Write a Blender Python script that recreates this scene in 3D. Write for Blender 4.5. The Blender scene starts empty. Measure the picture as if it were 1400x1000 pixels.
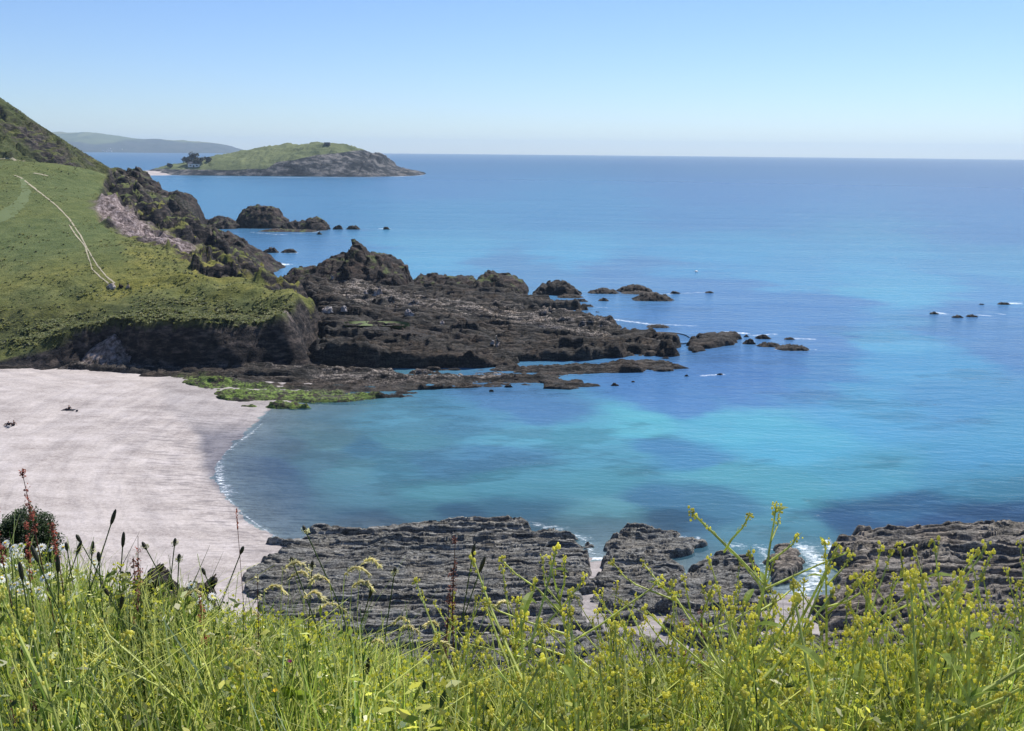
import bpy, math, random
import numpy as np
from mathutils import Vector, Matrix
random.seed(7)
rng = np.random.default_rng(7)
scene = bpy.context.scene
COL = scene.collection

# ---------------------------------------------------------------- camera frame
CZ = 40.0
F = 1212.0
PITCH = math.radians(13.55)
ROLL = math.radians(0.53)
f_ = np.array([0, math.cos(PITCH), -math.sin(PITCH)])
r0 = np.array([1.0, 0, 0]); u0 = np.array([0, math.sin(PITCH), math.cos(PITCH)])
r_ = r0*math.cos(ROLL) + u0*math.sin(ROLL)
u_ = u0*math.cos(ROLL) - r0*math.sin(ROLL)

def ray(px, py):
    return f_ + (px-700)/F*r_ + (500-py)/F*u_
def G(px, py, z=0.0):                       # pixel -> point on the level z
    d = ray(px, py); t = (z-CZ)/d[2]
    return np.array([d[0]*t, d[1]*t, z])
def P(px, py, D):                           # pixel -> point at forward distance D
    d = ray(px, py); t = D/d[1]
    return np.array([d[0]*t, D, CZ+d[2]*t])
def proj(x, y, z):
    q = np.stack([x, y, z-CZ], -1)
    dep = np.maximum(q@f_, 0.01)
    return 700+F*(q@r_)/dep, 500-F*(q@u_)/dep

# ---------------------------------------------------------------- numpy noise
def _h(ix, iy, iz, s):
    n = (ix.astype(np.int64)*374761393 + iy.astype(np.int64)*668265263 + iz.astype(np.int64)*2147483647 + s*974634777) & 0xffffffff
    n = ((n ^ (n >> 13))*1274126177) & 0xffffffff
    n = ((n ^ (n >> 16))*2246822519) & 0xffffffff
    return ((n ^ (n >> 15)) & 0xffffff)/float(0xffffff)
def vnoise(x, y, z=None, s=0):
    x = np.asarray(x, float); y = np.asarray(y, float)
    z = np.zeros_like(x) if z is None else np.asarray(z, float)
    xi = np.floor(x); yi = np.floor(y); zi = np.floor(z)
    fx, fy, fz = x-xi, y-yi, z-zi
    fx = fx*fx*fx*(fx*(fx*6-15)+10); fy = fy*fy*fy*(fy*(fy*6-15)+10); fz = fz*fz*fz*(fz*(fz*6-15)+10)
    o = 0
    for a in (0, 1):
        for b in (0, 1):
            for c in (0, 1):
                w = (fx if a else 1-fx)*(fy if b else 1-fy)*(fz if c else 1-fz)
                o = o + w*_h(xi+a, yi+b, zi+c, s)
    return o*2-1
def fbm(x, y, z=None, o=4, s=0, g=0.5):
    t = 0; a = 1.0; n = 0; k = 1.0
    for i in range(o):
        t = t + a*vnoise(x*k+i*17.3, y*k-i*9.1, None if z is None else z*k+i*5.7, s+i); n += a; a *= g; k *= 2.03
    return t/n
def ridged(x, y, z=None, o=4, s=0, g=0.5):
    t = 0; a = 1.0; n = 0; k = 1.0
    for i in range(o):
        t = t + a*(1-np.abs(vnoise(x*k+i*17.3, y*k-i*9.1, None if z is None else z*k+i*5.7, s+i))*2); n += a; a *= g; k *= 2.03
    return t/n
def cells(x, y, s=0):                       # faceted blocks: random level + tilt per voronoi cell, and edge distance
    xi = np.floor(x); yi = np.floor(y)
    best = np.full(x.shape, 9.0); sec = np.full(x.shape, 9.0); val = np.zeros(x.shape); z0 = np.zeros(x.shape)
    for a in (-1, 0, 1):
        for b in (-1, 0, 1):
            cx = xi+a; cy = yi+b
            jx = cx+_h(cx, cy, z0, s); jy = cy+_h(cx, cy, z0, s+1)
            dx = x-jx; dy = y-jy; d = np.sqrt(dx*dx+dy*dy)
            v = _h(cx, cy, z0, s+2) + (_h(cx, cy, z0, s+3)-.5)*dx*1.0 + (_h(cx, cy, z0, s+4)-.5)*dy*1.0
            m = d < best
            sec = np.where(m, best, np.minimum(sec, d)); val = np.where(m, v, val); best = np.where(m, d, best)
    return val, sec-best
def sst(a, b, x):
    t = np.clip((x-a)/(b-a), 0, 1); return t*t*(3-2*t)
def sdist(x, y, poly):                      # signed distance, positive inside
    x = np.asarray(x, float); y = np.asarray(y, float)
    d = np.full(x.shape, 1e18); ins = np.zeros(x.shape, bool); n = len(poly)
    for i in range(n):
        ax, ay = poly[i][:2]; bx, by = poly[(i+1) % n][:2]
        ex, ey = bx-ax, by-ay
        t = np.clip(((x-ax)*ex+(y-ay)*ey)/(ex*ex+ey*ey+1e-12), 0, 1)
        d = np.minimum(d, (x-ax-t*ex)**2+(y-ay-t*ey)**2)
        c = (ay > y) != (by > y)
        with np.errstate(divide='ignore', invalid='ignore'):
            xx = (bx-ax)*(y-ay)/(by-ay)+ax
        ins ^= c & (x < xx)
    d = np.sqrt(d)
    return np.where(ins, d, -d)
def gpoly(pts, z=0.0):
    return [G(a, b, z)[:2] for a, b in pts]

# ---------------------------------------------------------------- scene helpers
def tag(o, label=None, cat=None, group=None, kind=None):
    if label: o['label'] = label
    if cat: o['category'] = cat
    if group: o['group'] = group
    if kind: o['kind'] = kind
    return o
def link(name, me, mat=None, parent=None, smooth=False):
    o = bpy.data.objects.new(name, me); COL.objects.link(o)
    if mat: me.materials.append(mat)
    if parent: o.parent = parent
    if smooth: me.polygons.foreach_set('use_smooth', [True]*len(me.polygons))
    return o
def empty(name, loc=(0, 0, 0), rz=0.0):
    o = bpy.data.objects.new(name, None); COL.objects.link(o); o.location = loc; o.rotation_euler = (0, 0, rz)
    o.empty_display_size = 0.1
    return o
def copy_tree(o, parent=None):
    c = o.copy(); COL.objects.link(c); c.parent = parent
    for ch in list(KIDS.get(o.name, [])):
        cc = copy_tree(ch, c); KIDS.setdefault(c.name, []).append(cc)
    return c
KIDS = {}
def kid(name, me, mat, parent, smooth=False):
    o = link(name, me, None, parent, smooth)
    if mat and not me.materials: me.materials.append(mat)
    KIDS.setdefault(parent.name, []).append(o)
    return o
def npmesh(name, verts, faces, attrs=None, cols=None):
    me = bpy.data.meshes.new(name)
    verts = np.asarray(verts, np.float32); faces = np.asarray(faces, np.int32)
    k = faces.shape[1]
    me.vertices.add(len(verts)); me.vertices.foreach_set('co', verts.ravel())
    me.loops.add(faces.size); me.loops.foreach_set('vertex_index', faces.ravel())
    me.polygons.add(len(faces)); me.polygons.foreach_set('loop_start', np.arange(0, faces.size, k, dtype=np.int32))
    me.update(calc_edges=True)
    for n, v in (attrs or {}).items():
        a = me.attributes.new(n, 'FLOAT', 'POINT'); a.data.foreach_set('value', np.asarray(v, np.float32).ravel())
    for n, v in (cols or {}).items():
        a = me.attributes.new(n, 'FLOAT_COLOR', 'POINT')
        c = np.ones((len(verts), 4), np.float32); c[:, :3] = v; a.data.foreach_set('color', c.ravel())
    return me
def grid_faces(nu, nv):
    i = np.arange(nu*nv).reshape(nv, nu)
    return np.stack([i[:-1, :-1], i[:-1, 1:], i[1:, 1:], i[1:, :-1]], -1).reshape(-1, 4)
def gridmesh(name, X, Y, Z, keep=None, attrs=None, cols=None):
    nv, nu = X.shape
    V = np.stack([X, Y, Z], -1).reshape(-1, 3); Fc = grid_faces(nu, nv)
    attrs = {k: np.asarray(v).ravel() for k, v in (attrs or {}).items()}
    cols = {k: np.asarray(v).reshape(-1, 3) for k, v in (cols or {}).items()}
    if keep is not None:
        kp = keep.ravel(); Fc = Fc[kp[Fc].any(1)]
        used = np.unique(Fc); mp = np.full(len(V), -1); mp[used] = np.arange(len(used))
        V = V[used]; Fc = mp[Fc]; attrs = {k: v[used] for k, v in attrs.items()}; cols = {k: v[used] for k, v in cols.items()}
    return npmesh(name, V, Fc, attrs, cols)

# ---------------------------------------------------------------- materials
def mat(name):
    m = bpy.data.materials.new(name); m.use_nodes = True
    nt = m.node_tree; nt.nodes.clear()
    return m, nt
class N:
    def __init__(s, name):
        s.m, s.nt = mat(name); s.out = s.nt.nodes.new('ShaderNodeOutputMaterial')
    def n(s, t, **k):
        x = s.nt.nodes.new(t)
        for a, b in k.items(): setattr(x, a, b)
        return x
    def l(s, a, b): s.nt.links.new(a, b)
    def val(s, sock, v):
        if hasattr(v, 'is_output') or hasattr(v, 'links'): s.l(v, sock)
        else: sock.default_value = v
    def attr(s, name, out='Fac'): return s.n('ShaderNodeAttribute', attribute_name=name).outputs[out]
    def obj(s): return s.n('ShaderNodeTexCoord').outputs['Object']
    def pos(s): return s.n('ShaderNodeNewGeometry').outputs['Position']
    def map(s, vec, scale=(1, 1, 1), rot=(0, 0, 0)):
        x = s.n('ShaderNodeMapping'); s.l(vec, x.inputs[0]); x.inputs['Rotation'].default_value = rot; x.inputs['Scale'].default_value = scale
        return x.outputs[0]
    def noise(s, vec, scale, detail=4, rough=.55, dist=0, ridged_=False):
        x = s.n('ShaderNodeTexNoise'); s.l(vec, x.inputs['Vector'])
        if ridged_: x.noise_type = 'RIDGED_MULTIFRACTAL'
        x.inputs['Scale'].default_value = scale; x.inputs['Detail'].default_value = detail; x.inputs['Roughness'].default_value = rough; x.inputs['Distortion'].default_value = dist
        return x.outputs[0]
    def math(s, op, a, b=0.0, c=None, clamp=False):
        x = s.n('ShaderNodeMath', operation=op, use_clamp=clamp); s.val(x.inputs[0], a); s.val(x.inputs[1], b)
        if c is not None: s.val(x.inputs[2], c)
        return x.outputs[0]
    def ramp(s, fac, stops, interp='LINEAR'):
        x = s.n('ShaderNodeValToRGB'); x.color_ramp.interpolation = interp
        e = x.color_ramp.elements
        while len(e) < len(stops): e.new(.5)
        for i, (p, c) in enumerate(stops):
            e[i].position = p; e[i].color = (c[0], c[1], c[2], 1) if hasattr(c, '__len__') else (c, c, c, 1)
        s.val(x.inputs[0], fac); return x.outputs[0]
    def rng(s, v, a, b, c=0., d=1.):
        x = s.n('ShaderNodeMapRange'); s.val(x.inputs[0], v)
        for i, q in enumerate((a, b, c, d)): x.inputs[i+1].default_value = q
        return x.outputs[0]
    def mix(s, fac, a, b, blend='MIX'):
        x = s.n('ShaderNodeMix', data_type='RGBA', blend_type=blend)
        s.val(x.inputs[0], fac)
        for i, v in ((6, a), (7, b)):
            if isinstance(v, tuple): x.inputs[i].default_value = (v[0], v[1], v[2], 1)
            else: s.l(v, x.inputs[i])
        return x.outputs[2]
    def bump(s, h, strength, dist, normal=None):
        x = s.n('ShaderNodeBump'); s.l(h, x.inputs['Height']); s.val(x.inputs['Strength'], strength); x.inputs['Distance'].default_value = dist
        if normal is not None: s.l(normal, x.inputs['Normal'])
        return x.outputs[0]
    def pbr(s, col, rough=.9, normal=None, spec=.3, metal=0):
        x = s.n('ShaderNodeBsdfPrincipled')
        if isinstance(col, tuple): x.inputs['Base Color'].default_value = (*col, 1)
        else: s.l(col, x.inputs['Base Color'])
        s.val(x.inputs['Roughness'], rough); x.inputs['Specular IOR Level'].default_value = spec; x.inputs['Metallic'].default_value = metal
        if normal is not None: s.l(normal, x.inputs['Normal'])
        return x
    def done(s, sh): s.l(sh if not hasattr(sh, 'outputs') else sh.outputs[0], s.out.inputs[0]); return s.m

def rock_mat(name, dark, light, scale=1.0, strata=(1, 1, 1), rot=(0, 0, 0), green=0.0, algae=False, spec=.25, pinks=None, warm=(1.12, .95, .84), bd=.35):
    k = N(name); p = k.pos()
    n1 = k.noise(k.map(p, strata, rot), scale, 6, .65)
    n2 = k.noise(p, scale*5, 5, .7)
    n3 = k.noise(p, scale*.25, 3, .5)
    f = k.math('ADD', k.math('MULTIPLY', n1, .55), k.math('MULTIPLY', n2, .45))
    mid = tuple(a*.6+b*.30 for a, b in zip(dark, light))
    c = k.ramp(f, [(.38, dark), (.49, mid), (.60, light)])  # rock tones; cool dark stop also paints in shade, warm light stop sun
    c = k.mix(k.rng(n3, .42, .62), c, k.mix(1.0, c, warm, 'MULTIPLY'))
    if pinks:
        c = k.mix(k.math('MULTIPLY', k.attr('pale'), k.rng(n1, .38, .52)), c, k.ramp(n2, [(.3, pinks[0]), (.65, pinks[1])]))
    nz = k.n('ShaderNodeSeparateXYZ'); k.l(k.n('ShaderNodeNewGeometry').outputs['Normal'], nz.inputs[0])
    if green > 0:
        g = k.math('MULTIPLY', k.rng(nz.outputs[2], .5, .85), k.rng(k.noise(p, scale*.6, 4, .6), .62-green*.3, .7-green*.3))
        c = k.mix(g, c, k.ramp(n2, [(.35, (.05, .07, .022)), (.65, (.12, .14, .045))]))
    if algae:
        a = k.math('MULTIPLY', k.attr('algae'), k.rng(k.noise(p, .9, 7, .8), .45, .56))
        a = k.math('MULTIPLY', a, k.rng(nz.outputs[2], .2, .6))
        c = k.mix(k.math('MULTIPLY', a, .85), c, k.ramp(n2, [(.3, (.05, .08, .02)), (.5, (.17, .26, .045)), (.7, (.30, .40, .09))]))
        b = k.math('MULTIPLY', k.attr('pale'), k.rng(k.math('ADD', k.math('MULTIPLY', n1, .6), k.math('MULTIPLY', n2, .4)), .50, .60))
        c = k.mix(b, c, k.ramp(n2, [(.35, (.10, .08, .065)), (.6, (.36, .31, .27))]))
    b1 = k.bump(k.noise(k.map(p, strata, rot), scale*2.2, 8, .7), 1.0, bd/scale)
    return k.done(k.pbr(c, .8, b1, spec))

M = {}
# near ledge: strata run almost along x and rise to the right
M['near'] = rock_mat('grey_slate_rock', (.004, .005, .006), (.33, .325, .30), 1.4, (.14, 3.6, 2.5), (0, 0, math.radians(8)), spec=.35, warm=(1.06, 1.0, .94), bd=.22)
M['nearbrown'] = rock_mat('brown_grey_rock', (.006, .006, .005), (.31, .28, .24), .9, (.2, 2.2, 2.2), (0, 0, math.radians(14)), bd=.14, spec=.35, warm=(1.06, .98, .92))
M['reef'] = rock_mat('dark_reef_rock', (.003, .004, .005), (.078, .068, .058), .6, (.35, 1.2, 2.0), (0, 0, math.radians(5)), algae=True, spec=.25)
M['crag'] = rock_mat('dark_crag_rock', (.004, .005, .007), (.078, .06, .05), .45, (.8, .8, 1.6), (.3, .1, 0), green=.22, spec=.2)
M['stone'] = rock_mat('pale_stone', (.30, .27, .25), (.66, .62, .60), 1.2)
M['cliffedge'] = rock_mat('cliff_edge_rock', (.02, .018, .016), (.12, .1, .085), 5.0)

def land_mat():
    k = N('headland_turf'); p = k.pos()
    big = k.noise(p, .03, 4, .6); midn = k.noise(p, .25, 5, .65); fine = k.noise(p, 1.6, 5, .75)
    g = k.ramp(k.math('ADD', k.math('MULTIPLY', midn, .55), k.math('MULTIPLY', fine, .45)),
               [(.34, (.042, .056, .018)), (.48, (.105, .125, .042)), (.64, (.19, .20, .075))])
    g = k.mix(k.rng(big, .42, .62), g, k.mix(1.0, g, (1.5, 1.25, .8), 'MULTIPLY'))
    sm = k.attr('smooth_turf')
    g = k.mix(k.math('MULTIPLY', sm, .75), g, k.ramp(midn, [(.35, (.075, .105, .034)), (.7, (.12, .15, .053))]))
    g = k.mix(k.math('MULTIPLY', k.attr('scrub'), k.rng(fine, .38, .52)), g, k.ramp(midn, [(.35, (.015, .02, .008)), (.55, (.05, .06, .02)), (.75, (.16, .15, .06))]))
    nz = k.n('ShaderNodeSeparateXYZ'); k.l(k.n('ShaderNodeNewGeometry').outputs['Normal'], nz.inputs[0])
    rk = k.noise(k.map(p, (.8, .8, 2.2)), .5, 7, .7)
    rc = k.ramp(rk, [(.38, (.008, .009, .012)), (.5, (.032, .028, .027)), (.66, (.13, .105, .09))])
    pal = k.ramp(k.noise(p, .8, 6, .75), [(.36, (.03, .024, .024)), (.47, (.17, .13, .12)), (.62, (.42, .35, .34))])
    rc = k.mix(k.attr('pale'), rc, pal)
    steep = k.rng(k.math('ADD', nz.outputs[2], k.math('MULTIPLY', k.math('SUBTRACT', fine, .5), .5)), .42, .6, 1, 0)
    rough_rock = k.math('MULTIPLY', k.attr('rock'), k.rng(k.math('ADD', k.noise(p, .12, 5, .65), k.math('MULTIPLY', k.math('SUBTRACT', .8, nz.outputs[2]), .6)), .40, .50))
    fac = k.math('MAXIMUM', k.math('MAXIMUM', steep, rough_rock), k.math('MAXIMUM', k.attr('pale'), k.attr('cliff')))
    c = k.mix(fac, g, rc)
    b = k.bump(k.math('ADD', fine, rk), 1.0, .5)
    return k.done(k.pbr(c, .95, b, .15))
M['land'] = land_mat()

def sand_mat():
    k = N('pinkish_grey_sand'); p = k.pos()
    n1 = k.noise(k.map(p, (.45, 1.0, 1), (0, 0, math.radians(-20))), .35, 5, .6)
    n2 = k.noise(p, 2.5, 6, .75)
    rip = k.noise(k.map(p, (.5, 2.4, 1), (0, 0, math.radians(-6))), .8, 4, .6)
    c = k.ramp(k.math('ADD', k.math('MULTIPLY', n1, .5), k.math('MULTIPLY', n2, .5)), [(.36, (.25, .215, .20)), (.5, (.39, .345, .32)), (.64, (.50, .45, .43))])
    c = k.mix(k.math('MULTIPLY', k.attr('ripple'), k.rng(rip, .5, .62, 0, .75)), c, (.19, .168, .165))
    cb = k.n('ShaderNodeCombineXYZ'); k.l(k.math('MULTIPLY', k.attr('shore'), .55), cb.inputs[0]); sp_ = k.n('ShaderNodeSeparateXYZ'); k.l(p, sp_.inputs[0]); k.l(k.math('MULTIPLY', sp_.outputs[1], .05), cb.inputs[1])
    band = k.noise(cb.outputs[0], 1.0, 5, .65, .5)
    c = k.mix(1.0, c, k.ramp(band, [(.36, (.86, .86, .87)), (.5, (1, 1, 1)), (.64, (1.08, 1.08, 1.07))]), 'MULTIPLY')
    c = k.mix(k.attr('wet'), c, k.mix(1.0, c, (.50, .52, .57), 'MULTIPLY'))
    rough = k.rng(k.attr('wet'), 0, 1, .95, .35)
    b = k.bump(k.math('ADD', n2, rip), .6, .12)
    return k.done(k.pbr(c, rough, b, .3))
M['sand'] = sand_mat()

def sea_mat():
    k = N('sea_water'); p = k.pos()
    rz = math.radians(37)
    w1 = k.noise(k.map(p, (.10, .36, 1), (0, 0, rz)), 1.0, 3, .55, .6)
    w2 = k.noise(k.map(p, (.5, 1.3, 1), (0, 0, rz+.25)), 1.0, 3, .6, .4)
    w3 = k.noise(k.map(p, (.012, .05, 1), (0, 0, rz-.5)), 1.0, 3, .5)
    sw = k.math('ADD', k.math('MULTIPLY', w1, 1.0), k.math('ADD', k.math('MULTIPLY', w2, .42), k.math('MULTIPLY', w3, 2.0)))
    b = k.bump(sw, k.attr('wave'), 1.0)
    col = k.attr('sea', 'Color')
    var = k.noise(k.map(p, (.25, 1, 1), (0, 0, .15)), .05, 5, .6)
    col = k.mix(1.0, col, k.ramp(var, [(.3, (.86, .90, .95)), (.7, (1.12, 1.08, 1.04))]), 'MULTIPLY')
    fo = k.math('MULTIPLY', k.attr('foam'), 1.0)
    fn = k.noise(k.map(p, (.6, 1.2, 1), (0, 0, .1)), 1.6, 9, .8)
    ff = k.rng(k.math('ADD', fn, k.math('MULTIPLY', fo, .40)),   .68, .86)
    col = k.mix(ff, col, (.80, .84, .86))
    rough = k.math('MAXIMUM', k.attr('srough'), k.math('MULTIPLY', ff, .8))
    s = k.pbr(col, rough, b, .14); s.inputs['IOR'].default_value = 1.333
    tr = k.n('ShaderNodeBsdfTransparent'); tr.inputs[0].default_value = (.80, .93, .96, 1)
    fac = k.math('MULTIPLY', k.attr('clear'), k.math('SUBTRACT', 1.0, ff))
    mx = k.n('ShaderNodeMixShader'); k.l(fac, mx.inputs[0]); k.l(s.outputs[0], mx.inputs[1]); k.l(tr.outputs[0], mx.inputs[2])
    return k.done(mx)
M['sea'] = sea_mat()

def leaf_mat(name, col, trans=.45, attr=None, var=.35, rough=.55):
    k = N(name)
    if attr: c = k.attr(attr, 'Color')
    else:
        n = k.noise(k.pos(), 25, 2, .5)
        c = k.ramp(n, [(.3, tuple(x*(1-var) for x in col)), (.7, tuple(min(1, x*(1+var)) for x in col))])
    s = k.pbr(c, rough, None, .35)
    t = k.n('ShaderNodeBsdfTranslucent'); k.l(k.mix(1.0, c, (1.2, 1.2, .8), 'MULTIPLY'), t.inputs[0])
    mx = k.n('ShaderNodeMixShader'); mx.inputs[0].default_value = trans; k.l(s.outputs[0], mx.inputs[1]); k.l(t.outputs[0], mx.inputs[2])
    return k.done(mx)
M['fill'] = leaf_mat('mixed_greenery', None, .5, 'tint')
M['mstem'] = leaf_mat('mustard_stem', (.56, .60, .20), .35)
M['mleaf'] = leaf_mat('mustard_leaf', (.22, .29, .045), .55)
M['mbud'] = leaf_mat('mustard_flower', (.72, .68, .20), .5)
M['pstem'] = leaf_mat('plantain_stem', (.11, .15, .045), .2)
M['phead'] = leaf_mat('plantain_head', (.055, .05, .03), .1)
M['anther'] = leaf_mat('plantain_anthers', (.7, .68, .5), .4)
M['red'] = leaf_mat('sorrel_seed', (.34, .09, .06), .35)
M['brownred'] = leaf_mat('dock_seed', (.17, .065, .045), .3)
M['straw'] = leaf_mat('straw_grass_head', (.66, .60, .34), .45)
M['white'] = leaf_mat('daisy_petal', (.78, .78, .76), .35, var=.05)
M['yel'] = leaf_mat('daisy_centre', (.62, .45, .03), .2)
M['vetch'] = leaf_mat('vetch_petal', (.22, .02, .13), .3)
M['bush'] = leaf_mat('bush_leaf', (.035, .06, .018), .25)
M['fartree'] = leaf_mat('far_tree_leaf', (.02, .03, .018), .2)
def flat(name, c, rough=.8):
    k = N(name); n = k.noise(k.pos(), 6, 4, .6)
    return k.done(k.pbr(k.ramp(n, [(.3, tuple(x*.85 for x in c)), (.7, tuple(min(1, x*1.1) for x in c))]), rough))
M['bark'] = flat('bark', (.06, .045, .035))
M['path'] = flat('trodden_path', (.34, .30, .20))
M['mown'] = flat('mown_grass', (.105, .135, .045))
M['soil'] = leaf_mat('slope_turf', (.025, .04, .012), .0)
M['skin'] = flat('skin', (.42, .25, .18)); M['dark_cloth'] = flat('dark_cloth', (.02, .022, .03)); M['pale_cloth'] = flat('pale_cloth', (.35, .34, .34))
M['hair'] = flat('hair', (.02, .014, .01)); M['hull'] = flat('white_hull', (.8, .8, .78), .4); M['wall'] = flat('white_wall', (.75, .73, .68))
M['roof'] = flat('slate_roof', (.10, .10, .11)); M['hutstone'] = flat('hut_stone', (.08, .075, .07)); M['glass'] = flat('dark_glass', (.02, .025, .03), .2)

# ---------------------------------------------------------------- sand sheet (beach running down under the sea)
beach_px = [(372, 558), (340, 588), (312, 612), (296, 630), (293, 650), (306, 676), (345, 715), (395, 742), (600, 758), (800, 763), (832, 764),
            (960, 800), (1040, 812), (1140, 822), (1200, 800), (1500, 800), (1500, 1250), (-1200, 1250), (-1200, 440), (0, 440), (215, 470), (420, 500), (430, 530), (400, 552)]
beach_poly = gpoly(beach_px)
def sand_z(x, y):
    s = sdist(x, y, beach_poly) + fbm(x*.08, y*.08, s=3)*1.2*0 + fbm(x*.25, y*.25, o=3, s=4)*.7
    z = np.where(s > 0, .05*s, .045*s-.0012*s*s)
    z = np.where(s > 0, np.minimum(z, .4+z*.45), z)
    # beach cusps seen as faint ledges
    z = z + np.where(s > 0, .06*fbm(x*.4, y*.9, o=3, s=9), 0)
    return np.maximum(z, -3.5), s
xs = np.arange(-190, 150, .7); ys = np.arange(38, 215, .7)
X, Y = np.meshgrid(xs, ys)
Z, S = sand_z(X, Y)
pxs, pys = proj(X, Y, Z)
wetline = np.array([(215, 520), (225, 560), (262, 590), (272, 610), (276, 640), (296, 672), (335, 712), (385, 745), (400, 800)])
wx = np.interp(pys, wetline[:, 1], wetline[:, 0])
wet = np.where(pys < 9999, sst(-6, 14, pxs-wx+10*fbm(X*.3, Y*.3, s=5))*np.where(pys < 600, .35+.65*sst(570, 600, pys), 1), .55)*(1-sst(730, 760, pys)) + .45*sst(730, 760, pys)*sst(330, 420, pxs)
wet = np.where(S < 0, 1, wet)
rip = sst(520, 600, pys)*sst(-220, -30, pxs-wx-20)
me = gridmesh('beach', X, Y, Z, attrs={'wet': np.clip(wet, 0, 1), 'ripple': rip, 'shore': S})
tag(link('beach', me, M['sand'], smooth=True), 'pale pinkish grey sand of the cove sloping into the water', kind='structure')

# ---------------------------------------------------------------- sea
def lin(c): 
    c = np.asarray(c, float)/255.
    return np.where(c <= .04045, c/12.92, ((c+.055)/1.055)**2.4)
SC = [(300, 218, 98, 155, 215), (600, 218, 105, 160, 218), (1000, 225, 98, 152, 212), (1390, 230, 98, 150, 210), (300, 255, 80, 165, 218), (450, 265, 78, 160, 216), (600, 250, 92, 155, 215),
      (1000, 260, 85, 145, 210), (1390, 260, 84, 140, 205), (600, 300, 78, 165, 216), (800, 300, 74, 160, 216), (1000, 300, 78, 150, 212), (1390, 300, 78, 145, 208),
      (400, 340, 92, 150, 205), (600, 340, 88, 175, 216), (800, 340, 83, 175, 219), (1000, 335, 75, 168, 216), (1200, 360, 85, 172, 216), (1390, 370, 88, 165, 210), (1210, 400, 92, 178, 215), (1100, 375, 85, 165, 212),
      (700, 370, 92, 145, 195), (850, 375, 92, 140, 195), (1000, 400, 86, 135, 195), (1100, 420, 86, 135, 195), (1000, 440, 84, 130, 190), (1150, 470, 84, 128, 188), (1300, 440, 88, 135, 192), (1390, 480, 88, 130, 185),
      (1000, 520, 76, 118, 178), (900, 540, 76, 120, 178), (1070, 500, 80, 122, 180), (1130, 515, 78, 130, 182), (1220, 470, 86, 165, 205), (1250, 500, 78, 158, 200), (1170, 545, 72, 150, 190), (1000, 575, 84, 168, 190), (850, 575, 92, 172, 186), (1080, 590, 82, 165, 190), (940, 570, 86, 165, 188),
      (1350, 400, 88, 150, 205), (1300, 540, 72, 140, 185), (1390, 600, 72, 145, 182), (700, 553, 80, 120, 165), (600, 568, 86, 138, 165), (520, 575, 98, 150, 170), (700, 590, 92, 152, 172), (770, 590, 88, 158, 176), (500, 622, 80, 126, 154), (440, 612, 108, 142, 152), (560, 607, 98, 150, 165), (600, 642, 80, 124, 152), (680, 630, 78, 124, 156), (480, 660, 98, 140, 154),
      (880, 600, 70, 125, 165), (930, 615, 72, 130, 168), (800, 620, 84, 145, 165), (700, 660, 80, 138, 155), (600, 680, 88, 142, 155), (560, 650, 82, 130, 150), (500, 690, 95, 137, 155), (420, 640, 96, 128, 146), (350, 690, 80, 108, 142), (350, 620, 96, 118, 140), (330, 650, 78, 100, 138), (340, 595, 130, 140, 150), (420, 590, 112, 138, 148), (450, 570, 105, 140, 155),
      (1000, 640, 85, 152, 165), (1200, 640, 78, 150, 170), (1100, 660, 82, 152, 166), (1390, 650, 66, 135, 162), (900, 688, 70, 116, 148), (1000, 692, 72, 118, 145), (850, 660, 80, 140, 155), (1200, 705, 50, 88, 130), (1300, 712, 44, 78, 124), (1390, 700, 46, 80, 122), (1250, 690, 55, 100, 140), (1100, 720, 85, 140, 160), (1050, 742, 98, 142, 160), (1120, 780, 130, 155, 165),
      (700, 700, 66, 110, 134), (500, 715, 64, 98, 126), (830, 725, 112, 146, 160), (845, 700, 105, 155, 165), (620, 712, 58, 96, 124), (950, 715, 66, 104, 135), (560, 705, 80, 125, 142), (1500, 500, 80, 135, 185), (1600, 700, 50, 85, 128)]
SC = np.array(SC, float)
def sea_col(px, py, x, y):
    wa = fbm(x*.02, y*.03, o=6, s=30, g=.62); wb = fbm(x*.02+50, y*.03, o=6, s=31, g=.62)
    sc_ = np.clip((py-225)/250, .05, 1); qx = px + wa*95; qy = py + wb*34*sc_
    num = np.zeros(px.shape+(3,)); den = np.zeros(px.shape)
    C = lin(SC[:, 2:])
    for i in range(len(SC)):
        d2 = ((qx-SC[i, 0])/2.6)**2 + (qy-SC[i, 1])**2 + 12
        w = d2**-2.6
        num += w[..., None]*C[i]; den += w
    return num/den[..., None]
NA, ND = 820, 640
az = np.radians(np.concatenate([np.linspace(-75, -34, 40, endpoint=False), np.linspace(-34, 36, NA-80), np.linspace(36, 75, 41)[1:]]))
dd = np.concatenate([np.linspace(math.radians(.163), math.radians(3), 120, endpoint=False), np.linspace(math.radians(3), math.radians(27), ND-160, endpoint=False), np.linspace(math.radians(27), math.radians(42), 40)])
R = CZ/np.tan(dd)
A, RR = np.meshgrid(az, R)
X = RR*np.sin(A); Y = RR*np.cos(A)
px, py = proj(X, Y, np.zeros_like(X))
col = sea_col(px, py, X, Y)
sz, ss = sand_z(X, Y)
depth = -sz
clear = np.exp(-np.maximum(depth, 0)*1.5)
clear = np.where(RR < 230, np.clip(clear, 0, .95), 0)
foam = np.zeros_like(X)
def add_foam(pts, w, amp=1.0, z=0.0):       # along a world polyline
    global foam
    q = [G(a, b, z)[:2] for a, b in pts]
    d = np.full(X.shape, 1e9)
    for i in range(len(q)-1):
        ax, ay = q[i]; bx, by = q[i+1]; ex, ey = bx-ax, by-ay
        t = np.clip(((X-ax)*ex+(Y-ay)*ey)/(ex*ex+ey*ey+1e-9), 0, 1)
        d = np.minimum(d, np.hypot(X-ax-t*ex, Y-ay-t*ey))
    foam = np.maximum(foam, amp*np.clip(1-d/w, 0, 1))
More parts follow.
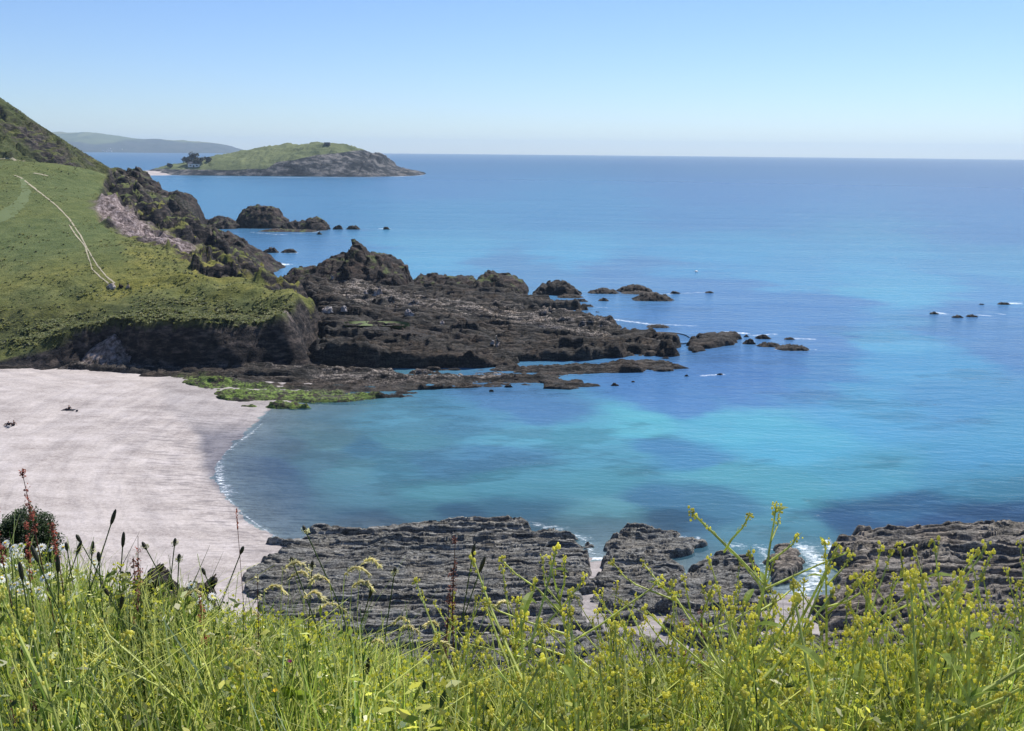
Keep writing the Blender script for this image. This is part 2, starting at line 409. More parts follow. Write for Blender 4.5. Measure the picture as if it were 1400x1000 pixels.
add_foam([(358, 580), (345, 591), (325, 605), (308, 617), (297, 634)], .40, .78); add_foam([(345, 592), (325, 606), (308, 618), (297, 634)], 1.6, .6)
add_foam([(296, 632), (298, 648), (303, 662), (312, 676)], 2.4, .66)
add_foam([(304, 672), (312, 682), (330, 701), (352, 718), (380, 736)], .4, .72)
add_foam([(395, 742), (420, 735)], 2, .6)
add_foam([(620, 715), (700, 712), (760, 722), (800, 738), (812, 760)], 2.0, .55)
add_foam([(800, 764), (832, 764)], .7, 1.1)
add_foam([(1000, 745), (1045, 750), (1050, 790)], 2.0, .55)
add_foam([(1100, 750), (1120, 770), (1110, 800), (1085, 815)], 3.2, .72)
add_foam([(1130, 740), (1140, 760)], 1.5, .7)
add_foam([(870, 727), (955, 737)], 1.0, .55)
add_foam([(600, 314), (640, 318)], 3, .3)
add_foam([(345, 318), (380, 321), (430, 318), (445, 314)], 4, .62)
add_foam([(355, 345), (405, 346)], 3.5, .7)
add_foam([(370, 360), (390, 362)], 5, .9)
add_foam([(520, 313), (532, 313)], 3, .8)
add_foam([(790, 418), (830, 421)], 2.0, .58)
add_foam([(890, 404), (930, 401), (965, 400)], 2.6, .6)
add_foam([(895, 443), (950, 446)], 1.8, .62)
add_foam([(840, 437), (900, 445)], 2.5, .7)
add_foam([(992, 454), (1020, 456)], 2, .8); add_foam([(1030, 459), (1060, 457)], 2, .65); add_foam([(1085, 463), (1112, 464)], 2, .7); add_foam([(1060, 478), (1115, 478)], 1.5, .6)
add_foam([(960, 514), (988, 512)], 1.3, .7)
add_foam([(1283, 428), (1290, 429)], 3, .8); add_foam([(1338, 431), (1352, 432)], 2, .7); add_foam([(1384, 415), (1392, 415)], 3, .9); add_foam([(1365, 429), (1372, 430)], 2, .7)
add_foam([(270, 242), (400, 243), (540, 242), (575, 240)], 22, .7)
add_foam([(590, 237), (600, 237)], 25, .5)
add_foam([(185, 240), (245, 240)], 12, .8)
add_foam([(600, 530), (700, 528)], 1, .3)
# the shallow water keeps thin moving lines of foam near the sand
weedm = 1-.28*sst(.08, .3, fbm(X*.035+Y*.02, Y*.09-X*.02, o=6, s=33, g=.62))*np.interp(RR, [60, 90, 200, 320], [.5, 1, .6, 0])
wave = np.interp(RR, [50, 90, 200, 500, 1500, 6000, 15000], [.25, .28, .38, .58, .8, .9, .9])
wave = wave*np.where(depth < .5, np.clip(depth/.5, .15, 1), 1)
srough = np.interp(RR, [50, 150, 600, 3000, 15000], [.14, .16, .24, .35, .4])
SEA_GAIN = .62
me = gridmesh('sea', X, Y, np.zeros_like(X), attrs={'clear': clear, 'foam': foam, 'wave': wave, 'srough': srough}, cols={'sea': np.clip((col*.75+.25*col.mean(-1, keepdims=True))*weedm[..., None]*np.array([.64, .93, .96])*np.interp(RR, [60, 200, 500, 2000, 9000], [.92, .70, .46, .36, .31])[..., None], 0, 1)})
me.polygons.foreach_set('use_smooth', [True]*len(me.polygons))
tag(link('sea', me, M['sea']), 'blue and turquoise sea with small waves reaching to the horizon', kind='structure')

# ---------------------------------------------------------------- headland (field, cliff, rock slope and hill)
ctl = [  # px, py, distance
    (0, 462, 172), (0, 430, 181), (0, 380, 205), (0, 320, 245), (0, 260, 300), (0, 222, 345), (-200, 460, 172), (-300, 380, 205), (-300, 300, 265), (-300, 215, 345),
    (100, 440, 175), (150, 428, 178), (200, 425, 177), (300, 440, 171), (370, 436, 169), (420, 417, 171), (200, 380, 200), (200, 340, 226), (100, 340, 230), (100, 280, 285), (80, 245, 325),
    (400, 402, 178), (300, 438, 165), (200, 430, 168), (250, 434, 166), (370, 434, 165), (420, 418, 167), (140, 434, 171), (330, 395, 187), (275, 372, 205), (235, 342, 232), (180, 325, 250), (140, 308, 264), (133, 272, 300), (150, 242, 345), (100, 228, 350),
    (200, 300, 290), (240, 325, 262), (270, 345, 245), (170, 270, 325), (320, 372, 228), (360, 392, 215), (250, 300, 310),
    (0, 133, 440), (50, 170, 440), (100, 200, 440), (130, 214, 440), (158, 230, 432), (-200, 20, 450), (-400, -60, 470),
    (0, 212, 380), (60, 221, 375), (-200, 200, 380), (195, 244, 420), (225, 256, 440), (262, 272, 450), (60, 195, 405), (10, 175, 405), (110, 222, 395), (165, 250, 385), (210, 275, 380), (255, 300, 390),
    (383, 380, 245), (350, 352, 290), (318, 325, 340), (280, 318, 340), (230, 290, 370)]
C3 = np.array([P(*c) for c in ctl])
extra = np.array([(-330, 560, 70), (-230, 560, 40), (-500, 500, 90), (-450, 300, 50), (-400, 180, 20), (-170, 560, 8), (-300, 160, 10)], float)
C3 = np.vstack([C3, extra])
def tps(a, b):
    d2 = ((a[:, None, :]-b[None])**2).sum(-1); return .5*d2*np.log(d2+1e-9)
n = len(C3); K = tps(C3[:, :2]/100, C3[:, :2]/100) + np.eye(n)*.0006
Pm = np.c_[np.ones(n), C3[:, :2]/100]
sol = np.linalg.solve(np.block([[K, Pm], [Pm.T, np.zeros((3, 3))]]), np.r_[C3[:, 2], np.zeros(3)])
def landH(x, y):
    q = np.c_[x.ravel(), y.ravel()]/100; out = np.empty(len(q))
    for i in range(0, len(q), 60000):
        s = slice(i, i+60000); out[s] = tps(q[s], C3[:, :2]/100)@sol[:n] + sol[n] + q[s]@sol[n+1:]
    return out.reshape(x.shape)
out_px = [(-700, 490, 2.5), (-200, 492, 2.2), (0, 496, 2.2), (60, 498, 2.2), (130, 497, 2.), (220, 500, 1.8), (300, 500, 1.6), (370, 503, 1.2), (405, 503, 1.), (424, 497, 1.), (440, 480, 1.), (446, 455, 1.), (438, 438, 1.),
          (420, 425, 1.), (408, 405, 1.), (400, 392, 1.), (385, 378, .5), (368, 362, 0), (350, 343, 0), (332, 326, 0), (312, 314, 0), (292, 308, 0), (275, 303, 0)]
lpoly = [G(*q)[:2] for q in out_px] + [(-215, 620), (-300, 700), (-700, 700), (-700, 150)]
res = .75
xs = np.arange(-330, -20, res); ys = np.arange(140, 640, res)
X, Y = np.meshgrid(xs, ys)
H = landH(X, Y)
sd = sdist(X, Y, lpoly)
px, py = proj(X, Y, H)
s1 = P(158, 452, 168)
sd2 = sd - 5.5*np.exp(-(((X-s1[0])/6.5)**2))*(Y < 190) + 2.6*fbm(X*.12, Y*.12, o=4, s=11) + .8*fbm(X*.5, Y*.5, o=3, s=12)
front = Y < 200
wid = np.where(front, np.interp(px, [-50, 60, 120, 200, 440], [11, 7, 3.2, 2.2, 6.0]), np.interp(Y, [200, 240, 300, 500], [4, 12, 22, 30]))
base = np.where(front, 1.0, -1.5)
ramp = np.clip(sd2/wid, 0, 1)
ramp = np.where(front, ramp**.8, ramp*(2-ramp))
# cave-like scar scooped from the cliff top
s1 = P(150, 452, 172)
sc = np.exp(-(((X-s1[0])/6.5)**2+((Y-s1[1]+1)/4.0)**2))
Hs = H - 1.0*sc*sst(-1, 1, vnoise(X*.3, Y*.3)*.5+.9)
land_edge = [(150, 228), (133, 272), (133, 300), (150, 316), (190, 330), (235, 343), (262, 372), (300, 380), (345, 385), (398, 402), (437, 432)]
ex = np.interp(py, [p[1] for p in land_edge], [p[0] for p in land_edge])
hillm = sst(355, 395, Y)
rock = np.maximum(sst(-4, 8, px-ex)*(py > 226)*(Y > 186)*(1-.4*hillm), hillm*.9*sst(-.25, .12, fbm(X*.022+Y*.01, Y*.012, o=4, s=52)+.25*sst(150, 60, px)*sst(140, 200, py)) + .55*hillm*sst(20, 6, np.abs(py-(162+px*.72)))*(px < 105) + .5*hillm*sst(14, 4, np.abs(py-(222-px*.0)))*(px < 130)*.6)
rock = np.clip(rock, 0, 1)
brow = front*1.3*fbm(X*.16, Y*.16, o=3, s=84)*sst(.5, 1, ramp)
Z = base + (Hs+brow-base)*ramp
bl, be = cells(X/9+.3*fbm(X*.1, Y*.1, s=8), Y/11, 20)
bl2, be2 = cells(X/3.2, Y/4, 26)
rough = (bl-.5)*9*sst(0, .10, be) + (bl2-.5)*3.6 + 3.6*ridged(X*.07, Y*.07, o=4, s=40, g=.6) + 1.8*fbm(X*.35, Y*.35, o=3, s=41) - 2.2
rockonly = rock*(1-hillm)
Z = Z + rockonly*rough*(.85-.4*sst(-6, 0, sdist(X, Y, [P(a, b, d)[:2] for a, b, d in [(134, 275, 300), (150, 262, 312), (200, 285, 285), (250, 315, 262), (272, 338, 245), (262, 352, 240), (225, 336, 240), (185, 322, 255), (150, 312, 268), (133, 295, 285)]])))*np.clip(sd/6, 0, 1)
gul = ridged(X*.022+.3*fbm(X*.02, Y*.02, s=3), Y*.012, o=4, s=50)
Z = Z + hillm*(gul*7.0 - 4.5 + (bl-.5)*4 + (bl2-.5)*1.5 + 1.4*fbm(X*.2, Y*.2, o=4, s=51))*sst(0, 25, sd)
turf = (1-rock)*sst(.3, 1, ramp)
Z = Z + turf*(.35*fbm(X*.15, Y*.15, o=4, s=60) + .12*fbm(X*.9, Y*.9, o=2, s=61))
scrub = turf*np.maximum(sst(395, 440, py+10*fbm(X*.1, Y*.1, s=62)), 0)
Z = Z + scrub*.55*np.abs(fbm(X*.5, Y*.5, o=3, s=63))
palep = [P(a, b, d)[:2] for a, b, d in [(134, 275, 300), (150, 262, 312), (200, 285, 285), (250, 315, 262), (272, 338, 245), (262, 352, 240), (225, 336, 240), (185, 322, 255), (150, 312, 268), (133, 295, 285)]]
pale = sst(-3, 2, sdist(X, Y, palep)+2.5*fbm(X*.15, Y*.15, s=70))
s2 = P(152, 462, 170)
pale = np.maximum(pale, .95*sst(.35, .6, np.exp(-(((X-s2[0])/4.2)**2+((Y-s2[1]-.5)/3.0)**2))))
s3 = P(385, 446, 168.5); pale = np.maximum(pale, .8*sst(.4, .7, np.exp(-(((X-s3[0])/3)**2+((Y-s3[1])/2)**2))))
s4 = P(70, 222, 372); pale = np.maximum(pale, .45*sst(.3, .7, np.exp(-(((X-s4[0])/40)**2+((Y-s4[1])/7)**2))*(1+.5*fbm(X*.1, Y*.2, s=71))))
s5 = P(200, 255, 425); pale = np.maximum(pale, .6*sst(.3, .6, np.exp(-(((X-s5[0])/14)**2+((Y-s5[1])/14)**2))*(1+.6*fbm(X*.1, Y*.1, s=72))))
smooth_turf = turf*sst(0, 60, 395-py)*sst(0, 30, 150-px+(py-222)*.3)
# steps on the cliff face
cliffm = front*np.clip(1-sst(0, .15, ramp-np.interp(px+14*fbm(X*.2, Y*.2, s=83), [0, 120], [.22, .82])), 0, 1)*1.0
strat = np.sin(Z*2.1 + 1.5*fbm(X*.1, Y*.1, s=80))
facem = np.clip(1-ramp, 0, 1)*(ramp > 0)*front
Yd = Y - .45*strat*facem - facem*.8*fbm(X*.4, Z*.25, o=3, s=81)
SKY = np.array([(-700, -60), (-300, 20), (-100, 88), (0, 134), (25, 151), (50, 168), (75, 184), (100, 200), (125, 215), (150, 230), (162, 229), (176, 235), (188, 243), (200, 248), (212, 249), (222, 258), (245, 268), (262, 276), (272, 298), (276, 306), (300, 314), (320, 322), (345, 345), (365, 362), (383, 378), (395, 390)], float)
for _ in range(2):
    pxx, _q = proj(X, Yd, Z)
    sp = np.interp(pxx, SKY[:, 0], SKY[:, 1])
    dd_ = f_[None, None]+((pxx-700)/F)[..., None]*r_+((500-sp)/F)[..., None]*u_
    zl = CZ+Yd*dd_[..., 2]/dd_[..., 1]
    lim = zl - .9*np.abs(fbm(X*.12, Y*.12, o=4, s=54)) - np.maximum(0, Y-470)*.25
    Z = np.where((Y > 215) & (pxx < 400), np.minimum(Z, lim), Z)
me = gridmesh('headland', X, Yd, Z, keep=(sd2 > -3) & (Z > -2), attrs={'rock': rock, 'pale': pale, 'smooth_turf': smooth_turf, 'scrub': np.maximum(scrub, .8*hillm), 'cliff': cliffm*(py > 395)})
headland = tag(link('headland', me, M['land']), 'green field, dark cliff and rocky hill on the left of the bay', kind='structure')
from mathutils.bvhtree import BVHTree
dg = None
hb = BVHTree.FromPolygons([v.co for v in me.vertices], [tuple(p.vertices) for p in me.polygons])
def hit(px, py, bvh=None):
    d = ray(px, py); r = (bvh or hb).ray_cast(Vector((0, 0, CZ)), Vector(d).normalized())
    return r[0]
def ribbon(name, pts, widths, material, label, lift=.07, kind='structure', sub=6, pk=.5):
    P3 = []
    for i in range(len(pts)-1):
        for j in range(sub):
            t = j/sub
            P3.append((pts[i][0]*(1-t)+pts[i+1][0]*t, pts[i][1]*(1-t)+pts[i+1][1]*t, widths[i]*(1-t)+widths[i+1]*t))
    P3.append((*pts[-1], widths[-1]))
    W = []
    for a, b, w in P3:
        h = hit(a + random.uniform(-.4, .4), b)
        if h: W.append((h, w*pk))
    vs, fs = [], []
    for i, (h, w) in enumerate(W):
        t = (W[min(i+1, len(W)-1)][0]-W[max(i-1, 0)][0]); t.z = 0
        nrm = Vector((-t.y, t.x, 0)).normalized() if t.length > 1e-6 else Vector((1, 0, 0))
        w *= random.uniform(.75, 1.25)
        for k in range(4):
            q = h + nrm*w*(k/3-.5)
            g = hb.ray_cast(Vector((q.x, q.y, 200)), Vector((0, 0, -1)))[0]
            vs.append((q.x, q.y, (g.z if g else q.z)+lift))
        if i:
            for k in range(3):
                a = 4*(i-1)+k; fs.append((a, a+1, a+5, a+4))
    me = bpy.data.meshes.new(name); me.from_pydata(vs, [], fs)
    return tag(link(name, me, material, smooth=True), label, kind=kind)
ribbon('footpath', [(20, 240), (30, 244), (45, 256), (60, 268), (78, 282), (95, 300), (110, 322), (122, 345), (132, 362), (145, 378), (157, 388)], [1.3, 1.2, 1.2, 1.1, .9, .8, .7, .6, .6, .6, .8], M['path'], 'pale worn footpath winding down the field to the cliff top')
ribbon('footpath', [(95, 308), (104, 322), (116, 336), (121, 352), (126, 368), (138, 380), (149, 388)], [.6, .8, .6, .6, .5, .6, .8], M['path'], 'second thinner footpath running beside the first down the field')
ribbon('track', [(30, 244), (36, 262), (30, 275), (15, 288), (-5, 300), (-30, 312)], [1.2, 2.4, 4, 5.5, 6.5, 7], M['mown'], 'broad pale mown track curving off across the field', lift=.05, pk=1.0)
ribbon('footpath', [(-5, 218), (10, 217), (35, 221)], [.9, .9, .9], M['path'], 'thin path line along the brow at the top of the field')
ribbon('footpath', [(46, 237), (58, 239), (66, 241)], [1.8, 2.0, 1.2], M['path'], 'short pale scrape on the brow above the field')
# tussocks and low scrub: tufts of blades over the field and the hill
hv = np.stack([X.ravel(), Yd.ravel(), Z.ravel()], 1); pr = (turf.ravel()*(.35+1.3*scrub.ravel())*(1-.75*smooth_turf.ravel()) + .5*hillm.ravel()*(1-rock.ravel()))*(1-pale.ravel())*(1-np.clip(cliffm, 0, 1).ravel())
pxh, pyh = proj(hv[:, 0], hv[:, 1], hv[:, 2]); pr = pr*((pxh > -150) & (pxh < 450) & (hv[:, 1] < 480) & (hv[:, 2] > 2))
pr = pr*np.clip(.5+1.2*fbm(hv[:, 0]*.12, hv[:, 1]*.12, o=3, s=64), .02, 2)
ids = rng.choice(len(hv), 26000, p=pr/pr.sum()); B0 = hv[ids]+rng.uniform(-.35, .35, (26000, 3))*np.array([1, 1, 0]); B0[:, 2] -= .08
big = .2+.4*rng.random(26000)**3+.14*scrub.ravel()[ids]; VT, FT_, CT = [], [], []; n0 = 0
tc = np.array([.12, .145, .045])+(np.array([.23, .23, .09])-np.array([.12, .145, .045]))*rng.random(26000)[:, None]**1.6; dk = rng.random(26000) < .10; tc[hv[ids, 1] > 395] *= .55; tc[dk] = np.array([.03, .042, .014])*(.7+.6*rng.random((dk.sum(), 1)))
for q_ in range(6):
    a_ = rng.random(26000)*6.283; out = np.stack([np.cos(a_), np.sin(a_), np.zeros(26000)], 1)*(big*rng.uniform(.3, .9, 26000))[:, None]; sd_ = np.stack([-np.sin(a_), np.cos(a_), np.zeros(26000)], 1)*(big*.28)[:, None]
    up_ = np.array([0, 0, 1.])*(big*rng.uniform(.35, .8, 26000))[:, None]
    VT.append(np.stack([B0-sd_*.6, B0+sd_*.6, B0+out*.6+up_+sd_, B0+out*.6+up_-sd_, B0+out*1.25+up_*.7+sd_*.3, B0+out*1.25+up_*.7-sd_*.3], 1).reshape(-1, 3))
    i_ = n0+np.arange(26000)[:, None]*6; FT_.append(np.concatenate([i_+np.array([[0, 1, 2, 3]]), i_+np.array([[3, 2, 4, 5]])], 0)); CT.append(np.repeat(tc, 6, 0)); n0 += 26000*6
me2 = npmesh('tussocks', np.concatenate(VT), np.concatenate(FT_), cols={'tint': np.concatenate(CT)})
tag(link('tussocks', me2, M['fill']), 'tussocks and low scrub growing over the field and the hill', 'scrub', kind='stuff')

# ---------------------------------------------------------------- rocks built from a crest line
ampk = 1.35
def crag(name, crest, D, depth, material, label, cat='rock', z0=-.6, group=None, nu=None, nv=28, amp=.16, sc=None, front=.5, expo=2.2, top=.75, seed=0, parent=None, kind=None, pale=0., attrs_fn=None, smooth=False, blocky=1.0, steps=0., crestn=.05):
    cr = np.array(crest, float)
    W = np.array([P(a, b, D) for a, b in crest])
    span = W[-1, 0]-W[0, 0]; hmax = max(.3, W[:, 2].max()-max(z0, W[:, 2].min()-0))
    hmax = max(.3, W[:, 2].max()-z0)
    nu = nu or int(np.clip(span/ max(.12, D/F*1.3), 18, 260))
    ux = np.linspace(W[0, 0], W[-1, 0], nu)
    zc = np.interp(ux, W[:, 0], W[:, 2])
    zc = zc + crestn*hmax*(fbm(ux/hmax*2.2+seed, ux*0, o=4, s=seed+60, g=.6))*np.clip((zc-z0)/hmax, 0, 1)
    vv = np.linspace(-1, 1, nv)
    U, V = np.meshgrid(ux, vv); ZC = np.tile(zc, (nv, 1))
    e = np.abs(np.linspace(-1, 1, nu)); foot = (1-e**5)**.5*.9+.1
    FT = np.tile(foot, (nv, 1))
    # front half reaches further forward than back half reaches back
    Yf = np.where(V < 0, V*depth*front, V*depth*(1-front))*FT
    shp = np.clip(1-np.abs(V)**expo, 0, 1)**top
    Zp = z0 + (ZC-z0)*shp
    s = sc or max(hmax*.45, .25)
    env = sst(0, .25, 1-np.abs(V))
    a = amp*hmax*ampk
    Yw = D+Yf
    b1, e1 = cells(U/s+seed*3.1, (Yw+Zp*.6)/s*.8, 5+seed)
    b2, e2 = cells(U/s*2.7+seed, (Yw+Zp*.6)/s*2.3, 9+seed)
    dz = blocky*((b1-.5)*1.5*sst(0, .18, e1) + (b2-.5)*.6) + .9*fbm(U/s*1.1, Yw/s*1.1, Zp/s, o=5, s=seed+2, g=.6)
    Zp = Zp + a*dz*env*(.35+.65*np.clip((ZC-z0)/hmax, 0, 1))*np.where(np.abs(V) < .12, .55, 1)
    if steps > 0:
        q = Zp/steps + .4*fbm(U/s, Yw/s, s=seed+7); Zp = Zp + steps*.4*(np.round(q)-q)*env
    Yw = Yw + a*1.2*fbm(U/s*1.7+9, Zp/s*1.7, Yw/s, o=4, s=seed+3)
    Uw = U + a*.9*fbm(U/s*1.5+29, Zp/s*1.5, Yw/s, o=3, s=seed+4)
    at = {'pale': np.full(U.shape, pale), 'algae': np.zeros(U.shape)}
    if attrs_fn: at.update(attrs_fn(Uw, Yw, Zp))
    me = gridmesh(name, Uw, Yw, Zp, attrs=at)
    o = link(name, me, material, smooth=smooth)
    if kind: tag(o, label, kind=kind)
    else: tag(o, label, cat, group)
    return o

# tall crags of the point
crag('rock_crag', [(384, 412), (388, 376), (400, 368), (412, 366), (425, 364), (440, 360), (452, 353), (465, 350), (478, 350), (480, 338), (488, 336), (500, 341), (520, 346), (535, 349), (543, 357), (555, 362), (560, 378), (566, 392), (572, 412)],
     256, 26, M['crag'], 'tallest dark crag of the point with a jutting tip and green patches', 'crag', front=.62, expo=2.4, top=.6, seed=1, nv=90, amp=.075, sc=4.5, steps=.8, crestn=.015)
crag('rock_crag', [(555, 415), (560, 390), (575, 377), (590, 376), (612, 379), (630, 377), (645, 380), (655, 388), (662, 412)],
     262, 18, M['crag'], 'low dark flat topped crag between the tallest crag and the rounded one', 'crag', front=.6, seed=2, nv=50, amp=.12, sc=2.5, steps=.8)
crag('rock_crag', [(640, 414), (648, 388), (655, 378), (668, 373), (685, 374), (700, 378), (715, 386), (722, 395), (724, 410)],
     258, 18, M['crag'], 'rounded dark crag at the end of the row next to the channel', 'crag', front=.6, seed=3, nv=60, amp=.09, sc=2.8, steps=.7, crestn=.03)
crag('sea_stack', [(322, 316), (326, 298), (332, 290), (340, 283), (352, 281), (366, 282), (378, 285), (383, 294), (392, 302), (396, 316)],
     478, 26, M['crag'], 'square topped dark sea stack beyond the headland', 'sea stack', front=.5, seed=4, nv=60, amp=.07, sc=3, crestn=.02, steps=1.2)
crag('sea_rock', [(268, 312), (275, 303), (290, 300), (305, 297), (318, 301), (330, 306), (335, 318)], 470, 22, M['crag'], 'low jagged rock joining the sea stack to the headland', 'rock', seed=5, nv=30)
crag('sea_rock', [(380, 318), (390, 306), (405, 304), (418, 302), (425, 299), (434, 297), (442, 301), (448, 311), (450, 316)], 462, 16, M['crag'], 'low humped rock running right from the foot of the sea stack', 'rock', seed=6, nv=30)
crag('sea_rock', [(340, 324), (355, 316), (375, 313), (400, 314), (430, 315), (440, 319)], 452, 14, M['crag'], 'flat dark ledge in front of the sea stack', 'rock', seed=7, nv=24)
# bluffs on the rocky slope
crag('rock_bluff', [(196, 300), (205, 268), (215, 262), (222, 258), (232, 262), (245, 264), (258, 268), (267, 276), (271, 290), (274, 306)], 432, 44, M['crag'], 'dark rounded bluff dropping to the sea below the hill', 'bluff', z0=2, seed=8, nv=60, amp=.10, front=.6)
crag('rock_bluff', [(160, 262), (170, 236), (180, 232), (190, 236), (200, 243), (212, 249), (220, 262)], 428, 26, M['crag'], 'broken rock knob on the skyline where the hill meets the sea', 'bluff', z0=18, seed=9, nv=50, amp=.16, pale=.4)
crag('rock_bluff', [(262, 340), (280, 318), (300, 314), (318, 322), (340, 336), (360, 354), (378, 370), (388, 384), (392, 400)], 300, 34, M['crag'], 'long rocky spur sloping down to the cove behind the field', 'bluff', z0=0, seed=10, nv=60, amp=.10, front=.55)

# ---------------------------------------------------------------- low reef (fields of ledges)
def reef(name, px_poly, H0, label, cat='reef', z0=0.0, res=.35, edge=2.5, strata=(1.0, 5.5), tilt=.06, rough=.5, material=None, seed=0, extra=None, algae_poly=None, pale_poly=None, group=None, nf=.35, saw=.6, cut=-.35, warp=1.2, rot=0.05, blocks=.5, rag=1.2, onsand=0.0, crack=0.0):
    pl = np.array(gpoly(px_poly, z0))
    x0, y0 = pl.min(0)-2; x1, y1 = pl.max(0)+2
    xs = np.arange(x0, x1, res); ys = np.arange(y0, y1, res)
    X, Y = np.meshgrid(xs, ys)
    sd = sdist(X, Y, pl)
    n_ = fbm(X*nf, Y*nf*1.6, o=5, s=seed)
    c, s_ = math.cos(rot), math.sin(rot)
    sd = sd + edge*.9*n_ + rag*vnoise((X*c+Y*s_)*.03, (-X*s_+Y*c)/strata[0]*.9, s=seed+40)
    e = np.clip(sd/edge, 0, 1); e = e*(2-e)
    c, s_ = math.cos(rot), math.sin(rot)
    A = X*c+Y*s_; B = -X*s_+Y*c
    Bw = B + warp*fbm(A*.06, B*.15, o=3, s=seed+1) + .25*warp*fbm(A*.4, B*.6, o=3, s=seed+2)
    per = strata[0]
    def saww(q): 
        fr = q-np.floor(q); return np.where(fr < .2, fr/.2, 1-(fr-.2)/.8)   # steep towards -y, gentle behind
    Bw = Bw + per*.22*vnoise(A*.9/per, B*1.1/per, s=seed+21) + per*.5*vnoise(A*.25/per, B*.3/per, s=seed+22)
    amp_r = np.clip(.55+.9*fbm(A*.14, B*.4, o=3, s=seed+3), .05, 1.3); amp_s = np.clip(.5+1.1*fbm(A*.3, B*.7, o=2, s=seed+23), 0, 1.3)
    st = saww(Bw/per)*amp_r + .45*saww(Bw/(per*.43)+.3)*amp_s + .6*saww(Bw/(per*strata[1])+.6)*1.3
    bl, be = cells(A/(per*2.6), B/(per*1.3), seed+5)
    if crack: cq = Bw/(per*.37)+.8*vnoise(A*.15, B*.2, s=seed+12); st = st - crack*sst(.72, 1, 1-2*np.abs(cq-np.floor(cq)-.5))*sst(-.2, .3, vnoise(A*.35, np.floor(cq)*3.1, s=seed+13))
    Zr = H0*e*(.55+.45*fbm(X*.05, Y*.07, o=3, s=seed+6)) + saw*e*(st-.9) + blocks*e*(bl-.5)*sst(0, .1, be) + rough*e*.5*fbm(X*.9, Y*.9, o=4, s=seed+8, g=.6)
    if extra: Zr = Zr + extra(X, Y, e)
    # gullies cut across
    gl = ridged(A*.05+3, B*.02, o=2, s=seed+9); Zr = Zr - sst(.86, .98, gl)*H0*.7*e
    if onsand: Zr = Zr + onsand*np.maximum(sand_z(X, Y)[0], 0)
    Z = z0 + Zr - .6*(1-e) - (sd < 0)*np.clip(-sd*.5, 0, 1.5)
    at = {}
    at['algae'] = sst(-1, 1.5, sdist(X, Y, gpoly(algae_poly, z0))) if algae_poly else np.zeros_like(X)
    at['pale'] = sst(-2, 4, sdist(X, Y, gpoly(pale_poly, z0))) if pale_poly else np.zeros_like(X)
    me = gridmesh(name, X, Y, Z, keep=(Z > z0+cut-.1) & (sd > -1.0), attrs=at)
    return tag(link(name, me, material or M['reef']), label, cat, group)

# upper shelf of the point: strata and step face at its front
def ux(X, Y, e):
    px, py = proj(X, Y, np.full_like(X, 2.))
    return 1.6*sst(560, 440, px)*e + 1.6*e*sst(860, 500, px) + 1.0*e*ridged(X*.045, Y*.09, o=4, s=177) 
reef('reef_shelf', [(436, 500), (500, 503), (560, 504), (650, 503), (690, 500), (720, 494), (800, 492), (860, 484), (915, 484), (938, 474), (932, 464), (900, 458), (850, 452), (840, 442), (800, 434), (740, 432), (700, 430), (745, 424), (805, 424), (800, 418), (725, 412),
      (700, 404), (600, 402), (500, 400), (420, 392), (398, 396), (415, 425), (438, 440), (440, 470)],
     2.5, 'broad dark stepped reef reaching from the cliff foot out into the bay', z0=.2, res=.36, edge=2.0, strata=(2.4, 3.1), saw=1.25, rough=.7, seed=100, rag=2.5, crack=1.0, extra=ux,
     pale_poly=[(480, 440), (450, 425), (470, 400), (560, 415), (640, 425), (720, 428), (850, 445), (830, 470), (700, 455), (560, 440)], blocks=1.1)
reef('reef_ledge', [(205, 512), (240, 505), (330, 507), (430, 506), (520, 508), (640, 508), (760, 502), (860, 498), (880, 494), (905, 496), (875, 508), (800, 514), (758, 516), (772, 524), (700, 527), (640, 531), (560, 540), (520, 545), (440, 555), (400, 558), (310, 556), (300, 546), (255, 537), (235, 524)],
     .9, 'low weed covered ledge with bright green algae beside the sand', z0=.05, res=.28, edge=1.2, strata=(1.9, 3.3), saw=.75, rough=.8, seed=120, rag=2.0, crack=.4, onsand=.9,
     algae_poly=[(215, 521), (280, 523), (330, 530), (430, 535), (500, 540), (520, 545), (430, 562), (310, 562), (290, 546)], pale_poly=[(330, 500), (520, 503), (700, 505), (700, 520), (520, 528), (330, 520)], blocks=.4, cut=-.2)
reef('reef_ledge', [(-300, 503), (-100, 502), (0, 499), (60, 497), (200, 499), (330, 500), (425, 499), (433, 504), (380, 511), (300, 511), (200, 511), (130, 506), (60, 502), (0, 505), (-100, 510)],
     .7, 'dark flat ledge along the foot of the grassy cliff', z0=1.3, res=.32, edge=.9, strata=(1.8, 2.7), saw=.6, rough=.6, seed=130, blocks=.7,
     pale_poly=[(60, 490), (430, 490), (430, 505), (60, 505)], cut=-.8)
reef('reef_end', [(935, 476), (945, 466), (960, 461), (985, 458), (1005, 457), (1015, 463), (1010, 470), (980, 476), (950, 482)], 1.7, 'brown pointed rock at the outer end of the reef', 'rock', z0=0, res=.3, edge=1.4, strata=(1.2, 2.7), saw=.35, seed=140)
reef('reef_ledge', [(860, 497), (905, 495), (938, 503), (905, 510), (880, 505)], .8, 'thin detached ledge lying in front of the reef', 'rock', z0=0, res=.25, edge=.8, strata=(.9, 2.7), saw=.25, seed=141)
reef('reef_ledge', [(738, 523), (765, 520), (800, 524), (818, 528), (780, 532), (745, 531)], .6, 'small wave washed brown ledge nearest the open bay', 'rock', z0=0, res=.22, edge=.7, strata=(.8, 2.7), saw=.22, seed=142)
reef('reef_ledge', [(835, 437), (800, 433), (740, 430), (700, 430), (700, 440), (780, 446), (835, 446)], 1.2, 'brown weedy ledge behind the outer reef', 'rock', z0=0, res=.35, edge=1.2, strata=(1.3, 2.7), saw=.3, seed=143)
